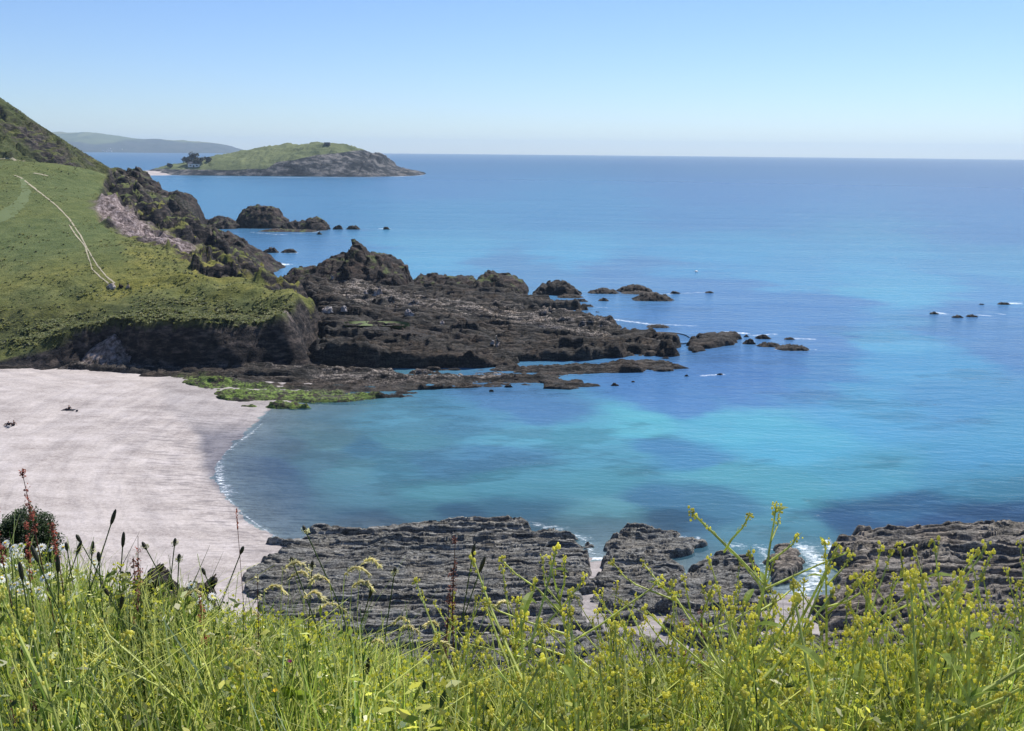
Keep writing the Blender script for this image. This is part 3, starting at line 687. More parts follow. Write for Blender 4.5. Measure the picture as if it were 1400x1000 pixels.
crag('reef_mound', [(690, 505), (700, 474), (725, 462), (760, 456), (790, 458), (815, 466), (830, 490)], 192, 16, M['reef'], 'hump of dark rock in the middle of the reef', 'rock', seed=21, nv=40, z0=.3, amp=.14, steps=.6)
crag('reef_mound', [(820, 500), (832, 470), (850, 460), (880, 458), (910, 460), (930, 466), (940, 474), (942, 490)], 193, 13, M['reef'], 'long smooth backed rock hump near the end of the reef', 'rock', seed=22, nv=40, z0=.2, amp=.12, steps=.5)
crag('reef_mound', [(438, 510), (446, 468), (470, 452), (500, 448), (550, 452), (600, 462), (650, 476), (690, 498), (694, 506)], 178, 12, M['reef'], 'dark cliffed block of reef with grass on its top', 'rock', seed=23, nv=46, z0=.3, amp=.09, front=.35, expo=5, top=.5, steps=.7)
crag('reef_mound', [(468, 456), (480, 446), (500, 442), (530, 445), (560, 456)], 181.5, 5, M['mown'], 'rounded tuft of green turf on top of the cliffed reef block', 'turf', seed=24, nv=16, z0=5.0, amp=.1)
crag('rubble_heap', [(116, 484), (126, 475), (138, 468), (148, 461), (157, 457), (168, 464), (180, 470), (194, 482)], 161.6, 8, M['land'], 'pinkish rubble heap fallen below the scar in the grassy cliff', 'rubble', z0=1.0, seed=26, nv=44, nu=70, amp=.05, pale=.9, sc=.8, crestn=.0, front=.7, expo=1.2, top=1., blocky=.25)
crag('boulder', [(505, 424), (508, 412), (514, 404), (522, 406), (530, 414), (536, 424)], 215, 5, M['reef'], 'dark pointed boulder in front of the tallest crag', 'boulder', seed=25, nv=20, z0=2.)
random.seed(3)
# rocks standing in the water: px0, px1, top py, base py, label
SR = [(727, 798, 383, 404, 'broad brown rock standing alone past the channel'),
      (800, 848, 394, 402, 'low flat rock between the broad brown rock and the long one'),
      (840, 893, 389, 400, 'long low rock farthest right in the back row of the reef'),
      (840, 905, 398, 403, 'thin sliver of rock in front of the long low rock'),
      (860, 924, 401, 412, 'dark flat rock in front of the back row of the reef'),
      (916, 930, 398, 402, 'tiny rock just right of the thin sliver'), (963, 976, 398, 401, 'tiny lone rock at the end of the back row foam'),
      (758, 800, 402, 408, 'low rock just below the broad brown rock'), (817, 833, 407, 412, 'small round rock alone below the low flat rock'),
      (735, 755, 407, 412, 'small rock in the mouth of the channel'), (785, 805, 409, 413, 'thin rock awash beside the small round rock'), (770, 783, 412, 416, 'small knob of rock above the foam streak'),
      (880, 920, 444, 449, 'thin rock awash beside the bright foam line'), (790, 815, 416, 420, 'flat rock touching the foam streak'),
      (1015, 1033, 464, 471, 'small dark rock off the end of the reef'), (1031, 1055, 457, 464, 'low rock with foam behind it off the reef end'), (1030, 1070, 468, 475, 'low rock in front of the foam backed one'),
      (1070, 1088, 461, 465, 'small thin rock farthest right of the group off the reef'), (1053, 1112, 472, 480, 'long flat rock nearest the camera off the reef end'), (1016, 1024, 457, 461, 'tiny rock right beside the brown reef end'),
      (903, 916, 488, 491, 'tiny rock awash in front of the reef humps'), (980, 988, 510, 513, 'tiny rock at the end of a short foam line'), (935, 942, 512, 515, 'tiny rock at the start of a short foam line'),
      (834, 846, 524, 528, 'tiny flat rock right of the small brown ledge'), (862, 868, 521, 523, 'tiny speck of rock alone in the bay'), (690, 700, 525, 530, 'small round rock close in front of the ledge'), (668, 676, 533, 536, 'tiny round rock off the weedy ledge'),
      (620, 655, 524, 530, 'low brown rock at the edge of the weedy ledge'), (358, 381, 337, 346, 'rounded rock behind the spur, the larger of two'), (383, 407, 340, 346, 'flat rock beside the rounded rock behind the spur'),
      (455, 469, 307, 314, 'small rock next to the tip of the sea stack ledge'), (473, 493, 308, 314, 'low rock second right of the sea stack'), (524, 533, 309, 314, 'lone small rock far right of the sea stack'), (433, 440, 317, 321, 'small rock in the foam below the sea stack'),
      (1271, 1284, 426, 430, 'tiny lone rock left of the outlying pair'), (1300, 1318, 431, 435, 'low outlying rock on the left of the pair'), (1320, 1338, 430, 434, 'low outlying rock on the right of the pair'), (1363, 1382, 413, 417, 'dark outlying rock farthest right in the bay'), (1338, 1346, 415, 417, 'tiny reddish rock left of the farthest right one')]
for i, (a, b, t, bs, lb) in enumerate(SR):
    g = G((a+b)/2, bs); D = g[1]; w = (b-a)
    prof = [(a-1, bs+.5)]
    nseg = max(4, min(9, w//7))
    for j in range(1, nseg):
        q = j/nseg; hgt = (1-abs(2*q-1)**2.2)*random.uniform(.72, 1.08)
        prof.append((a+w*q, bs-(bs-t)*hgt))
    prof.append((b+1, bs+.5))
    wd = (b-a)*D/F
    crag('sea_rock', prof, D+wd*.22, wd*.5, M['reef'], lb, 'rock', z0=-.35, seed=200+i, nv=18, amp=.18, group='rocks standing in the bay')

# ---------------------------------------------------------------- near ledges under the viewpoint
reef('slate_ledge', [(335, 800), (350, 772), (385, 752), (372, 742), (400, 738), (430, 728), (500, 726), (560, 722), (640, 722), (700, 718), (760, 730), (803, 745), (812, 790), (800, 830), (792, 860), (800, 900), (760, 960), (560, 1000), (430, 960), (370, 890), (345, 840)],
     .9, 'wide dark grey slate ledge of fine upturned layers below the viewpoint', z0=.1, res=.09, edge=.5, strata=(.85, 3.1), saw=.62, rough=.3, crack=.8, material=M['near'], seed=300, warp=.55, rot=.06, blocks=.22, nf=.5, onsand=1., rag=1.3)
reef('slate_ledge', [(815, 800), (824, 765), (830, 738), (870, 727), (920, 730), (957, 741), (950, 755), (915, 768), (940, 778), (930, 810), (905, 845), (870, 865), (822, 870), (812, 830)],
     1.2, 'rounded slate outcrop between the sandy gap and the shallow pool', z0=.1, res=.09, edge=.5, strata=(.85, 3.1), saw=.6, rough=.35, crack=.8, material=M['near'], seed=320, rot=.12, blocks=.45, nf=.5, onsand=1.)
reef('slate_ledge', [(925, 800), (950, 772), (990, 765), (1030, 770), (1046, 790), (1050, 840), (1040, 880), (1000, 900), (930, 890), (900, 860), (912, 825)],
     1.1, 'grey slate slab lying left of the small round rock', z0=.1, res=.09, edge=.5, strata=(.85, 3.1), saw=.5, rough=.4, crack=.5, material=M['near'], seed=340, rot=.15, blocks=.45, nf=.5, onsand=1.)
reef('slate_rock', [(1046, 770), (1058, 750), (1080, 746), (1097, 756), (1098, 775), (1088, 800), (1060, 806), (1048, 795)],
     1.5, 'small round brown rock in the foamy gap', 'rock', z0=0, res=.1, edge=.9, strata=(.9, 2.7), saw=.4, rough=.5, rag=.4, material=M['nearbrown'], seed=360, blocks=.2, nf=.6)
reef('slate_ledge', [(1120, 830), (1138, 790), (1142, 745), (1170, 731), (1230, 728), (1280, 730), (1345, 729), (1400, 727), (1550, 722), (1700, 730), (1700, 1050), (1300, 1050), (1180, 1000), (1140, 930), (1115, 880)],
     1.7, 'broad brown grey rock platform with rounded layers on the right', z0=.1, res=.11, edge=.8, strata=(1.5, 2.7), saw=.75, rough=.22, crack=.8, material=M['nearbrown'], seed=380, warp=2.0, rot=.14, blocks=.6, nf=.35, onsand=1.)
reef('slate_ledge', [(800, 862), (850, 880), (920, 898), (1000, 905), (1060, 872), (1110, 870), (1150, 960), (1180, 1080), (900, 1090), (760, 1010), (785, 900)],
     .7, 'broken low slate closing the sandy gap nearest the viewpoint, seen through the plants', z0=.15, res=.12, edge=.5, strata=(.9, 3.1), saw=.5, rough=.5, crack=.7, material=M['near'], seed=370, rot=.1, blocks=.5, nf=.8, onsand=1., rag=1.6)
# boulders on the sand in the gap
for i, (a, b, t, bs) in enumerate([(640, 672, 858, 880), (690, 715, 874, 892), (940, 975, 868, 890), (985, 1015, 882, 905), (655, 690, 905, 930), (720, 750, 930, 952), (880, 905, 890, 905), (1060, 1085, 880, 900), (500, 540, 868, 884)]):
    D = G((a+b)/2, bs)[1]; wd = (b-a)*D/F
    crag('boulder', [(a, bs), (a+(b-a)*.2, t+(bs-t)*.3), (a+(b-a)*.5, t), (a+(b-a)*.8, t+(bs-t)*.35), (b, bs)], D+wd*.4, wd*.8, M['stone'], 'pale grey boulder on the sand among the slate ledges, seen through the plants', 'boulder', z0=.0, seed=400+i, nv=20, amp=.14, group='boulders in the gaps of the ledges')

# ---------------------------------------------------------------- island, spit, far headland
def isl_mat():
    k = N('island_turf'); p = k.pos()
    g = k.ramp(k.noise(p, .02, 6, .65), [(.35, (.075, .095, .04)), (.65, (.16, .18, .08))])
    r = k.ramp(k.noise(k.map(p, (1, 1, 2)), .045, 7, .75), [(.40, (.006, .008, .012)), (.5, (.03, .032, .036)), (.60, (.17, .16, .15))])
    c = k.mix(k.rng(k.math('ADD', k.attr('rock'), k.math('MULTIPLY', k.math('SUBTRACT', k.noise(p, .03, 4, .6), .5), .8)), .45, .55), g, r)
    return k.done(k.pbr(c, .95, k.bump(k.noise(p, .1, 5, .7), .8, 4.0), .1))
M['island'] = isl_mat()
def isl_attr(X, Y, Z):
    px, py = proj(X, Y, Z)
    line = np.interp(px, [215, 300, 365, 378, 400, 430, 480, 500, 515], [231, 233, 231, 222, 219, 213, 207, 205, 198])
    return {'rock': sst(-2.5, 2.5, py-line)}
D_i = G(400, 241.5)[1]
crag('island', [(214, 238), (222, 232), (235, 228), (250, 224), (275, 221), (290, 217), (310, 210), (330, 206), (360, 202), (390, 198.5), (418, 196.5), (450, 196.5), (475, 198), (484, 203), (497, 208), (506, 211), (511, 216), (514, 209), (524, 213), (530, 223), (540, 228), (553, 231), (565, 234), (576, 237), (584, 240)],
     D_i+190, 420, M['island'], 'green topped island with dark cliffs at its seaward end', z0=-3, kind='structure', nu=420, nv=80, amp=.045, front=.46, expo=1.7, top=.75, seed=500, attrs_fn=isl_attr, sc=28, blocky=1.1)
crag('sand_spit', [(150, 237), (180, 233.6), (215, 234), (240, 236), (262, 239.5)], G(220, 240)[1]+70, 190, M['sand'], 'pale strip of sand joining the island to the land', z0=-1.5, kind='structure', nu=60, nv=14, amp=.02, seed=501)
def far_mat():
    k = N('far_headland'); p = k.pos()
    v = k.n('ShaderNodeTexVoronoi'); k.l(k.map(p, (1, .5, 1)), v.inputs['Vector']); v.inputs['Scale'].default_value = .0028
    s = k.n('ShaderNodeSeparateColor'); k.l(v.outputs['Color'], s.inputs[0])
    g = k.ramp(s.outputs[0], [(.1, (.07, .09, .04)), (.5, (.12, .14, .06)), (.9, (.17, .17, .08))])
    z = k.n('ShaderNodeSeparateXYZ'); k.l(p, z.inputs[0])
    f = k.rng(k.math('ADD', z.outputs[2], k.math('MULTIPLY', k.math('SUBTRACT', k.noise(p, .0016, 4, .6), .5), 170)), 105, 125, 1, 0)
    c = k.mix(f, g, k.ramp(k.noise(p, .01, 4, .6), [(.4, (.02, .03, .03)), (.6, (.05, .055, .05))]))
    return k.done(k.pbr(c, .95, None, .05))
M['far'] = far_mat()
crag('far_headland', [(-200, 186), (-60, 184), (20, 181), (75, 180.5), (110, 181), (135, 182), (150, 185.5), (180, 190), (210, 191), (250, 192), (285, 195), (305, 198), (320, 203), (330, 208), (334, 210)],
     9600, 2400, M['far'], 'hazy green headland on the far side of the bay', z0=-10, kind='structure', nu=300, nv=40, amp=.05, front=.4, seed=510, expo=1.5, sc=300, smooth=True)

# --------- small mesh builder
class MB:
    def __init__(s): s.v = []; s.f = []
    def tube(s, pts, r, n=5, cap=True):
        pts = [Vector(p) for p in pts]; rs = r if hasattr(r, '__len__') else [r]*len(pts)
        b0 = len(s.v)
        for i, p in enumerate(pts):
            t = (pts[min(i+1, len(pts)-1)]-pts[max(i-1, 0)]).normalized()
            a = t.orthogonal().normalized() if i == 0 else (a-t*a.dot(t)).normalized()
            b = t.cross(a)
            for k in range(n):
                q = 2*math.pi*k/n; s.v.append(p+(a*math.cos(q)+b*math.sin(q))*rs[i])
        for i in range(len(pts)-1):
            for k in range(n):
                s.f.append((b0+i*n+k, b0+i*n+(k+1) % n, b0+(i+1)*n+(k+1) % n, b0+(i+1)*n+k))
        if cap:
            s.f.append(tuple(b0+k for k in reversed(range(n)))); s.f.append(tuple(b0+(len(pts)-1)*n+k for k in range(n)))
    def blob(s, c, r, sz=1.0, n=5):
        c = Vector(c); b0 = len(s.v); s.v.append(c+Vector((0, 0, -r*sz)))
        for z, q in ((-.5, .85), (.5, .85)):
            for k in range(n):
                a = 2*math.pi*(k+(.5 if z > 0 else 0))/n; s.v.append(c+Vector((math.cos(a)*r*q, math.sin(a)*r*q, z*r*sz)))
        s.v.append(c+Vector((0, 0, r*sz)))
        for k in range(n):
            k2 = (k+1) % n
            s.f += [(b0, b0+1+k2, b0+1+k), (b0+1+k, b0+1+k2, b0+1+n+k), (b0+1+k2, b0+1+n+k2, b0+1+n+k), (b0+1+n+k, b0+1+n+k2, b0+1+2*n)]
    def leaf(s, p, d, L, w, droop=.3, up=None, seg=4):
        p = Vector(p); d = Vector(d).normalized(); side = d.cross(up or Vector((0, 0, 1)))
        side = side.normalized() if side.length > 1e-4 else Vector((1, 0, 0)); b0 = len(s.v)
        for i in range(seg+1):
            t = i/seg; c = p+d*L*t+Vector((0, 0, -droop*L*t*t)); ww = w*math.sin(math.pi*min(.97, .12+.85*t))*.5
            lift = side.cross(d)*ww*.35
            s.v += [c-side*ww+lift, c, c+side*ww+lift]
        for i in range(seg):
            a = b0+3*i; s.f += [(a, a+1, a+4, a+3), (a+1, a+2, a+5, a+4)]
    def box(s, c, sz):
        x, y, z = c; a, b, h = (q/2 for q in sz); b0 = len(s.v)
        s.v += [Vector((x+i*a, y+j*b, z+k*h)) for k in (-1, 1) for i, j in ((-1, -1), (1, -1), (1, 1), (-1, 1))]
        s.f += [(b0+3, b0+2, b0+1, b0), (b0+4, b0+5, b0+6, b0+7)]+[(b0+k, b0+(k+1) % 4, b0+4+(k+1) % 4, b0+4+k) for k in range(4)]
    def mesh(s, name):
        me = bpy.data.meshes.new(name); me.from_pydata([tuple(v) for v in s.v], [], s.f); me.update(); return me
    def shift(s, o):
        for i in range(len(s.v)): s.v[i] = s.v[i]-Vector(o)
        return s

# houses, hut, trees on the island
def house(loc, w, d, h, name, label, cat, group=None, wallm='wall', roofm='roof', flatroof=False):
    r = empty(name, loc); tag(r, label, cat, group)
    m = MB(); m.box((0, 0, h/2), (w, d, h)); kid('wall', m.mesh('wall'), M[wallm], r)
    m = MB()
    if flatroof: m.box((0, 0, h+.15), (w*1.06, d*1.06, .3))
    else:
        b0 = 0; rw, rd = w*.54, d*.56
        m.v = [Vector(q) for q in [(-rw, -rd, h), (rw, -rd, h), (rw, rd, h), (-rw, rd, h), (-rw, 0, h+d*.45), (rw, 0, h+d*.45)]]
        m.f = [(0, 1, 5, 4), (2, 3, 4, 5), (0, 4, 3), (1, 2, 5), (3, 2, 1, 0)]
    kid('roof', m.mesh('roof'), M[roofm], r)
    for sx in (-.28, .28):
        m = MB(); m.box((w*sx, -d/2-.06, h*.55), (w*.16, .1, h*.3)); kid('window', m.mesh('window'), M['glass'], r)
    m = MB(); m.box((0, -d/2-.06, h*.3), (w*.13, .1, h*.6)); kid('door', m.mesh('door'), M['glass'], r)
    return r
def hit_obj(name, px, py):
    me = bpy.data.objects[name].data
    b = BVH_C.get(name) or BVHTree.FromPolygons([v.co for v in me.vertices], [tuple(p.vertices) for p in me.polygons]); BVH_C[name] = b
    return hit(px, py, b)
BVH_C = {}
q = hit_obj('island', 447.5, 198.5) or Vector(P(447.5, 198.5, D_i+150))
house((q.x, q.y, q.z-.5), 9, 7, 4.5, 'stone_hut', 'tiny dark stone hut on the summit of the island', 'hut', wallm='hutstone', flatroof=True)
q = hit_obj('island', 266, 228) or Vector(P(266, 228, D_i+120))
house((q.x, q.y, q.z-1), 18, 8, 5, 'white_house', 'low white house below the dark trees at the landward end of the island', 'house')
for i, (a, b, s) in enumerate([(148, 206, 1), (151, 207.5, 1.3), (145, 207.6, .8), (150, 203.5, .9), (166, 204.5, .8), (141, 205.8, .7)]):
    q = hit_obj('far_headland', a, b)
    if q: house((q.x, q.y, q.z-3), 22*s, 14, 10*s, 'white_house', ['white house in the middle of the far village', 'largest white house at the shore of the far village', 'small white house left of the largest by the far shore', 'white house up the slope above the far village', 'white house set apart to the right of the far village', 'leftmost small white house of the far village'][i], 'house', 'white houses of the far village')
def tree(loc, h, r, label, m='fartree', n=420, name='tree', group=None, leaf=1.4, seed=1, flat_=.7, cat='tree'):
    rd = random.Random(seed); t = empty(name, loc); tag(t, label, cat, group)
    b = MB(); b.tube([(0, 0, -h*.1), (r*.05, 0, h*.3), (0, 0, h*.75)], [h*.04, h*.03, h*.01], 6)
    for k in range(4):
        a = k*1.6+rd.random(); b.tube([(0, 0, h*.3), (math.cos(a)*r*.4, math.sin(a)*r*.4, h*.6)], [h*.02, h*.006], 5)
    kid('trunk', b.mesh('trunk'), M['bark'], t)
    c = MB(); lobes = [(rd.uniform(-.6, .6)*r, rd.uniform(-.6, .6)*r, h*rd.uniform(.5, .85), rd.uniform(.35, .6)*r) for _ in range(7)]
    for _ in range(n):
        L = rd.choice(lobes); d = Vector((rd.gauss(0, 1), rd.gauss(0, 1), rd.gauss(0, 1))).normalized()*L[3]*rd.uniform(.5, 1.05)
        c.leaf((L[0]+d.x, L[1]+d.y, L[2]+d.z*flat_), (rd.gauss(0, 1), rd.gauss(0, 1), rd.gauss(0, .6)), leaf*rd.uniform(.7, 1.3), leaf*.6, .2, seg=2)
    kid('crown', c.mesh('crown'), M[m], t); return t
for i, (a, b, h, r) in enumerate([(266, 225, 19, 8), (256, 226, 13, 7), (273, 226, 12, 9), (261, 226, 10, 7), (233, 230, 7, 4), (284, 222, 8, 5)]):
    q = hit_obj('island', a, b) or Vector(P(a, b, D_i+120))
    tree((q.x, q.y, q.z), h, r, ['tallest dark tree with a flat crown at the landward end of the island', 'dark bushy tree left of the tallest on the island', 'dark spreading tree right of the tallest on the island', 'low dark tree filling the middle of the island clump', 'tiny tree standing alone at the island tip', 'small tree on the slope right of the island clump'][i], seed=i+5, group='trees on the island', leaf=3.0, n=500)

# ---------------------------------------------------------------- things on beach and water
def smesh(pts, edges, radii, name, sub=1):
    me = bpy.data.meshes.new(name); me.from_pydata(pts, edges, [])
    o = bpy.data.objects.new(name, me); COL.objects.link(o)
    sk = o.modifiers.new('skin', 'SKIN'); ss = o.modifiers.new('sub', 'SUBSURF'); ss.levels = ss.render_levels = sub
    for i, v in enumerate(me.skin_vertices[0].data): v.radius = (radii[i],)*2; v.use_root = (i == 0)
    dg = bpy.context.evaluated_depsgraph_get(); em = bpy.data.meshes.new_from_object(o.evaluated_get(dg)); bpy.data.objects.remove(o)
    return em
def person(loc, rz, label, lean=.12, knees=.42, top='dark_cloth', arms_back=True):
    r = empty('person', loc, rz); tag(r, label, 'person', 'people sitting on the beach')
    pts = [(0, 0, .13), (0, -.03-lean*.4, .33), (0, -.05-lean, .52), (0, -.05-lean, .60), (0, -.03-lean, .70), (0, -.02-lean, .80),
           (.10, .02, .12), (.13, .42, knees), (.13, .78, .07), (.13, .92, .06), (-.10, .02, .12), (-.14, .45, knees*.85), (-.13, .82, .07), (-.13, .95, .06),
           (.19, -.05-lean, .50), (.25, -.22-lean, .27), (.24, -.34-lean, .03), (-.19, -.05-lean, .50), (-.25, .05, .30), (-.14, .28, .34)]
    ed = [(0, 1), (1, 2), (2, 3), (3, 4), (4, 5), (0, 6), (6, 7), (7, 8), (8, 9), (0, 10), (10, 11), (11, 12), (12, 13), (2, 14), (14, 15), (15, 16), (2, 17), (17, 18), (18, 19)]
    rad = [.15, .14, .15, .055, .085, .085, .09, .065, .045, .035, .09, .065, .045, .035, .06, .045, .03, .06, .045, .03]
    kid('body', smesh(pts, ed, rad, 'body'), M['skin'], r, True)
    kid('shirt', smesh([(0, 0, .14), (0, -.03-lean*.4, .33), (0, -.05-lean, .53), (.19, -.05-lean, .50), (.23, -.16-lean, .36), (-.19, -.05-lean, .50), (-.235, -.03, .38)],
                       [(0, 1), (1, 2), (2, 3), (3, 4), (2, 5), (5, 6)], [.17, .16, .165, .075, .065, .075, .065], 'shirt'), M[top], r, True)
    kid('trousers', smesh([(0, 0, .13), (.10, .02, .12), (.13, .42, knees), (.13, .66, .2), (-.10, .02, .12), (-.14, .45, knees*.85), (-.135, .68, .19)],
                          [(0, 1), (1, 2), (2, 3), (0, 4), (4, 5), (5, 6)], [.165, .105, .08, .062, .105, .08, .062], 'trousers'), M['dark_cloth'], r, True)
    kid('hair', smesh([(0, -.045-lean, .80), (0, -.06-lean, .72)], [(0, 1)], [.10, .08], 'hair'), M['hair'], r, True)
    return r
def on_sand(px, py):
    z = 1.5
    for _ in range(6):
        q = G(px, py, z); z = float(sand_z(np.array([q[0]]), np.array([q[1]]))[0][0])
    return Vector((q[0], q[1], z))
q = on_sand(11.5, 583); person(q, 1.0, 'person in dark clothes sitting hunched on the sand, left one of the pair')
q = on_sand(19, 582); person(q, 1.9, 'person in dark clothes sitting upright on the sand, right one of the pair', lean=0)
q = on_sand(14.5, 583.5); m = MB(); m.box((0, 0, .14), (.42, .3, .26)); m.tube([(-.1, 0, .27), (-.08, 0, .36), (.08, 0, .36), (.1, 0, .27)], .012, 5)
o = link('bag', m.mesh('bag'), M['pale_cloth']); o.location = q+Vector((0, -.5, 0)); tag(o, 'pale bag on the sand between the pair of people', 'bag')
q = on_sand(94.5, 561); person(q, 1.45, 'person sitting alone upright on the sand on a dark mat', top='dark_cloth', lean=.02, knees=.2)
m = MB(); m.box((0, 0, .02), (1.9, .8, .025)); o = link('beach_mat', m.mesh('beach_mat'), M['dark_cloth']); o.location = q+Vector((-.1, 0, .03)); tag(o, 'dark mat spread under the person sitting alone on the beach', 'beach mat')
m = MB(); m.blob((0, 0, .12), .2, .7, 7); m.tube([(-.08, 0, .24), (0, 0, .34), (.08, 0, .24)], .012, 5); o = link('bag', m.mesh('bag'), M['dark_cloth']); o.location = q+Vector((1.5, -.6, 0)); tag(o, 'small dark bag on the sand beside the person sitting alone', 'bag')
# upturned white hull on the ledge
q = Vector(P(236.5, 507.5, 158.8)); r = empty('upturned_boat', q, .05); tag(r, 'long white upturned boat hull lying on the ledge under the cliff', 'boat')
m = MB(); ns = 14; L = 2.7
for i in range(ns):
    t = i/(ns-1); w = .36*math.sin(math.pi*(.06+.88*t))**.45; h = .42*math.sin(math.pi*(.08+.84*t))**.3
    for k in range(9):
        a = math.pi*k/8; m.v.append(Vector(((t-.5)*L, -math.cos(a)*w, math.sin(a)**.7*h)))
for i in range(ns-1):
    for k in range(8): a = i*9+k; m.f.append((a, a+1, a+10, a+9))
m.f.append(tuple(range(8, -1, -1))); m.f.append(tuple((ns-1)*9+k for k in range(9)))
kid('hull', m.mesh('hull'), M['hull'], r, True)
m = MB(); m.tube([(-1.2, 0, .40), (0, 0, .445), (1.2, 0, .40)], .02, 6); kid('keel', m.mesh('keel'), M['hull'], r)
# white buoy
q = G(952, 372); r = empty('buoy', q); tag(r, 'small white buoy floating in open water beyond the reef', 'buoy')
m = MB()
for z, rr_ in [(0, 0)]: pass
b0 = 0
prof = [(-.4, .3), (-.1, .62), (.2, .7), (.5, .6), (.72, .32), (.8, .12), (.98, .1)]
for z, rr_ in prof:
    for k in range(12): a = k*math.pi/6; m.v.append(Vector((math.cos(a)*rr_*.85, math.sin(a)*rr_*.85, z*.6)))
for i in range(len(prof)-1):
    for k in range(12): m.f.append((i*12+k, i*12+(k+1) % 12, (i+1)*12+(k+1) % 12, (i+1)*12+k))
m.f.append(tuple(6*12+k for k in range(12)))
kid('float', m.mesh('float'), M['hull'], r, True)
# pale stones on the reef and the field
for i, (a, b, w, h, lb) in enumerate([(499, 401, 7, 6, 'white stone on the reef left of the gap below the tallest crag'), (519, 400, 7, 6, 'white stone on the reef right of the gap below the tallest crag'), (513, 403, 6, 5, 'white stone lying between two others below the tallest crag'),
                                      (454, 380, 4, 4, 'single small white stone on the flank of the tallest crag'), (679, 470, 5, 11, 'upright white pointed stone in the middle of the reef'), (673, 470, 7, 4, 'flat pale stone at the foot of the upright white one'),
                                      (152, 392, 12, 5, 'pale stones heaped where the footpaths meet on the cliff top'), (165, 391, 6, 5, 'dark boulder beside the heap where the footpaths meet'), (175, 392, 5, 3, 'grey boulder just right of the path end'),
                                      (560, 428, 12, 4, 'flat pale slab in the middle of the reef rocks'), (604, 443, 7, 3, 'small pale slab on the reef'), (448, 424, 16, 5, 'pale slab just right of the grassy cliff corner'), (470, 422, 9, 4, 'pale block in the gully right of the cliff')]):
    D0 = None
    h_ = hit(a, b)
    if h_ and i in (6, 7, 8, 9): D = h_.y
    else:
        h2 = hit_obj('reef_shelf', a, b); h3 = hit_obj('rock_crag', a, b)
        D = min([v.y for v in (h2, h3) if v] or [G(a, b, 2)[1]])
    z0 = P(a, b+1.5, D)[2]
    crag('stone', [(a-w/2, b+1), (a-w*.3, b-h*.6), (a, b-h), (a+w*.25, b-h*.5), (a+w/2, b+1)], D-.3, w*D/F*.6, M['crag'] if i == 7 else M['stone'], lb, 'stone', z0=z0-.3, seed=600+i, nv=14, nu=22, amp=.3)

# ---------------------------------------------------------------- the slope under the viewpoint
def edge_y(x):
    return np.interp(x, [-6, -3.2, -2.0, -1.2, -.6, 0, 2, 4], [6.0, 5.0, 4.5, 4.1, 3.9, 3.7, 3.6, 3.8])
def gz(x, y):
    e = edge_y(x); b = 38.36-.22*np.minimum(y, e)
    b = b + .06*fbm(np.asarray(x)*1.2, np.asarray(y)*1.2, o=2, s=90)
    o_ = np.maximum(y-e, 0)
    b = b - np.where(o_ < .6, o_*.8, .48+(o_-.6)*1.45)
    return b
X, Y = np.meshgrid(np.arange(-60, 60.1, .4), np.arange(-6, 36, .25))
Z = gz(X, Y); Z = np.maximum(Z + np.where(Y > 6, 1, 0)*.6*fbm(X*.3, Y*.3, s=91), 1.0 - .02*np.abs(X)*0)
me = gridmesh('cliff_slope', X, Y, Z)
tag(link('cliff_slope', me, M['soil'], smooth=True), 'turf slope and cliff edge under the viewpoint', kind='structure')

# dense greenery fill: one stuff mesh of blades, leaflets and buds
def top_limit(px):      # image row that the mass of greenery reaches up to
    return np.interp(px, [-300, 0, 60, 150, 230, 320, 420, 520, 600, 680, 760, 860, 960, 1060, 1160, 1250, 1400, 1700], [748, 758, 764, 788, 815, 840, 858, 882, 912, 922, 915, 908, 912, 900, 892, 892, 880, 870])
def scatter(n, ymin=1.5, ymax=5.2, spread=.66):
    y = ymin+(ymax-ymin)*rng.random(n)**.9
    x = (rng.random(n)*2-1)*y*spread
    e = edge_y(x); ok = y < e+.25
    return x[ok], y[ok]
Vv, Ff, Cc = [], [], []
nb = 0
def add_strip(base, pts, wid, side, col):
    """base Nx3, pts list of Nx3 along the blade, wid list; makes a strip per element"""
    global nb
    k = len(pts); n_ = len(base)
    arr = np.empty((n_, k*2, 3))
    for i in range(k):
        w = (wid[i] if hasattr(wid[i], '__len__') else np.full(n_, wid[i]))[:, None]
        arr[:, 2*i] = pts[i]-side*w; arr[:, 2*i+1] = pts[i]+side*w
    idx = nb+np.arange(n_)[:, None]*(2*k)
    f = [np.concatenate([idx+2*i, idx+2*i+1, idx+2*i+3, idx+2*i+2], 1) for i in range(k-1)]
    Vv.append(arr.reshape(-1, 3)); Ff.append(np.concatenate(f, 0)); Cc.append(np.repeat(col, 2*k, 0)); nb += n_*2*k
def hmax_at(x, y):      # height of greenery so its top stays at the wanted row
    g = gz(x, y); px, _ = proj(x, y, g+.5)
    d = np.interp(px, [-1000, 3000], [0, 0]); tl = top_limit(px)
    lo = np.zeros_like(x); hi = np.full_like(x, 1.3)
    for _ in range(14):
        m_ = (lo+hi)/2; _, p_ = proj(x, y, g+m_); lo = np.where(p_ > tl, m_, lo); hi = np.where(p_ > tl, hi, m_)
    return np.clip(lo, .05, .8)
def soft(x, y):
    return np.minimum(.84+.50*fbm(x*4, y*4, o=3, s=79), 1.04)
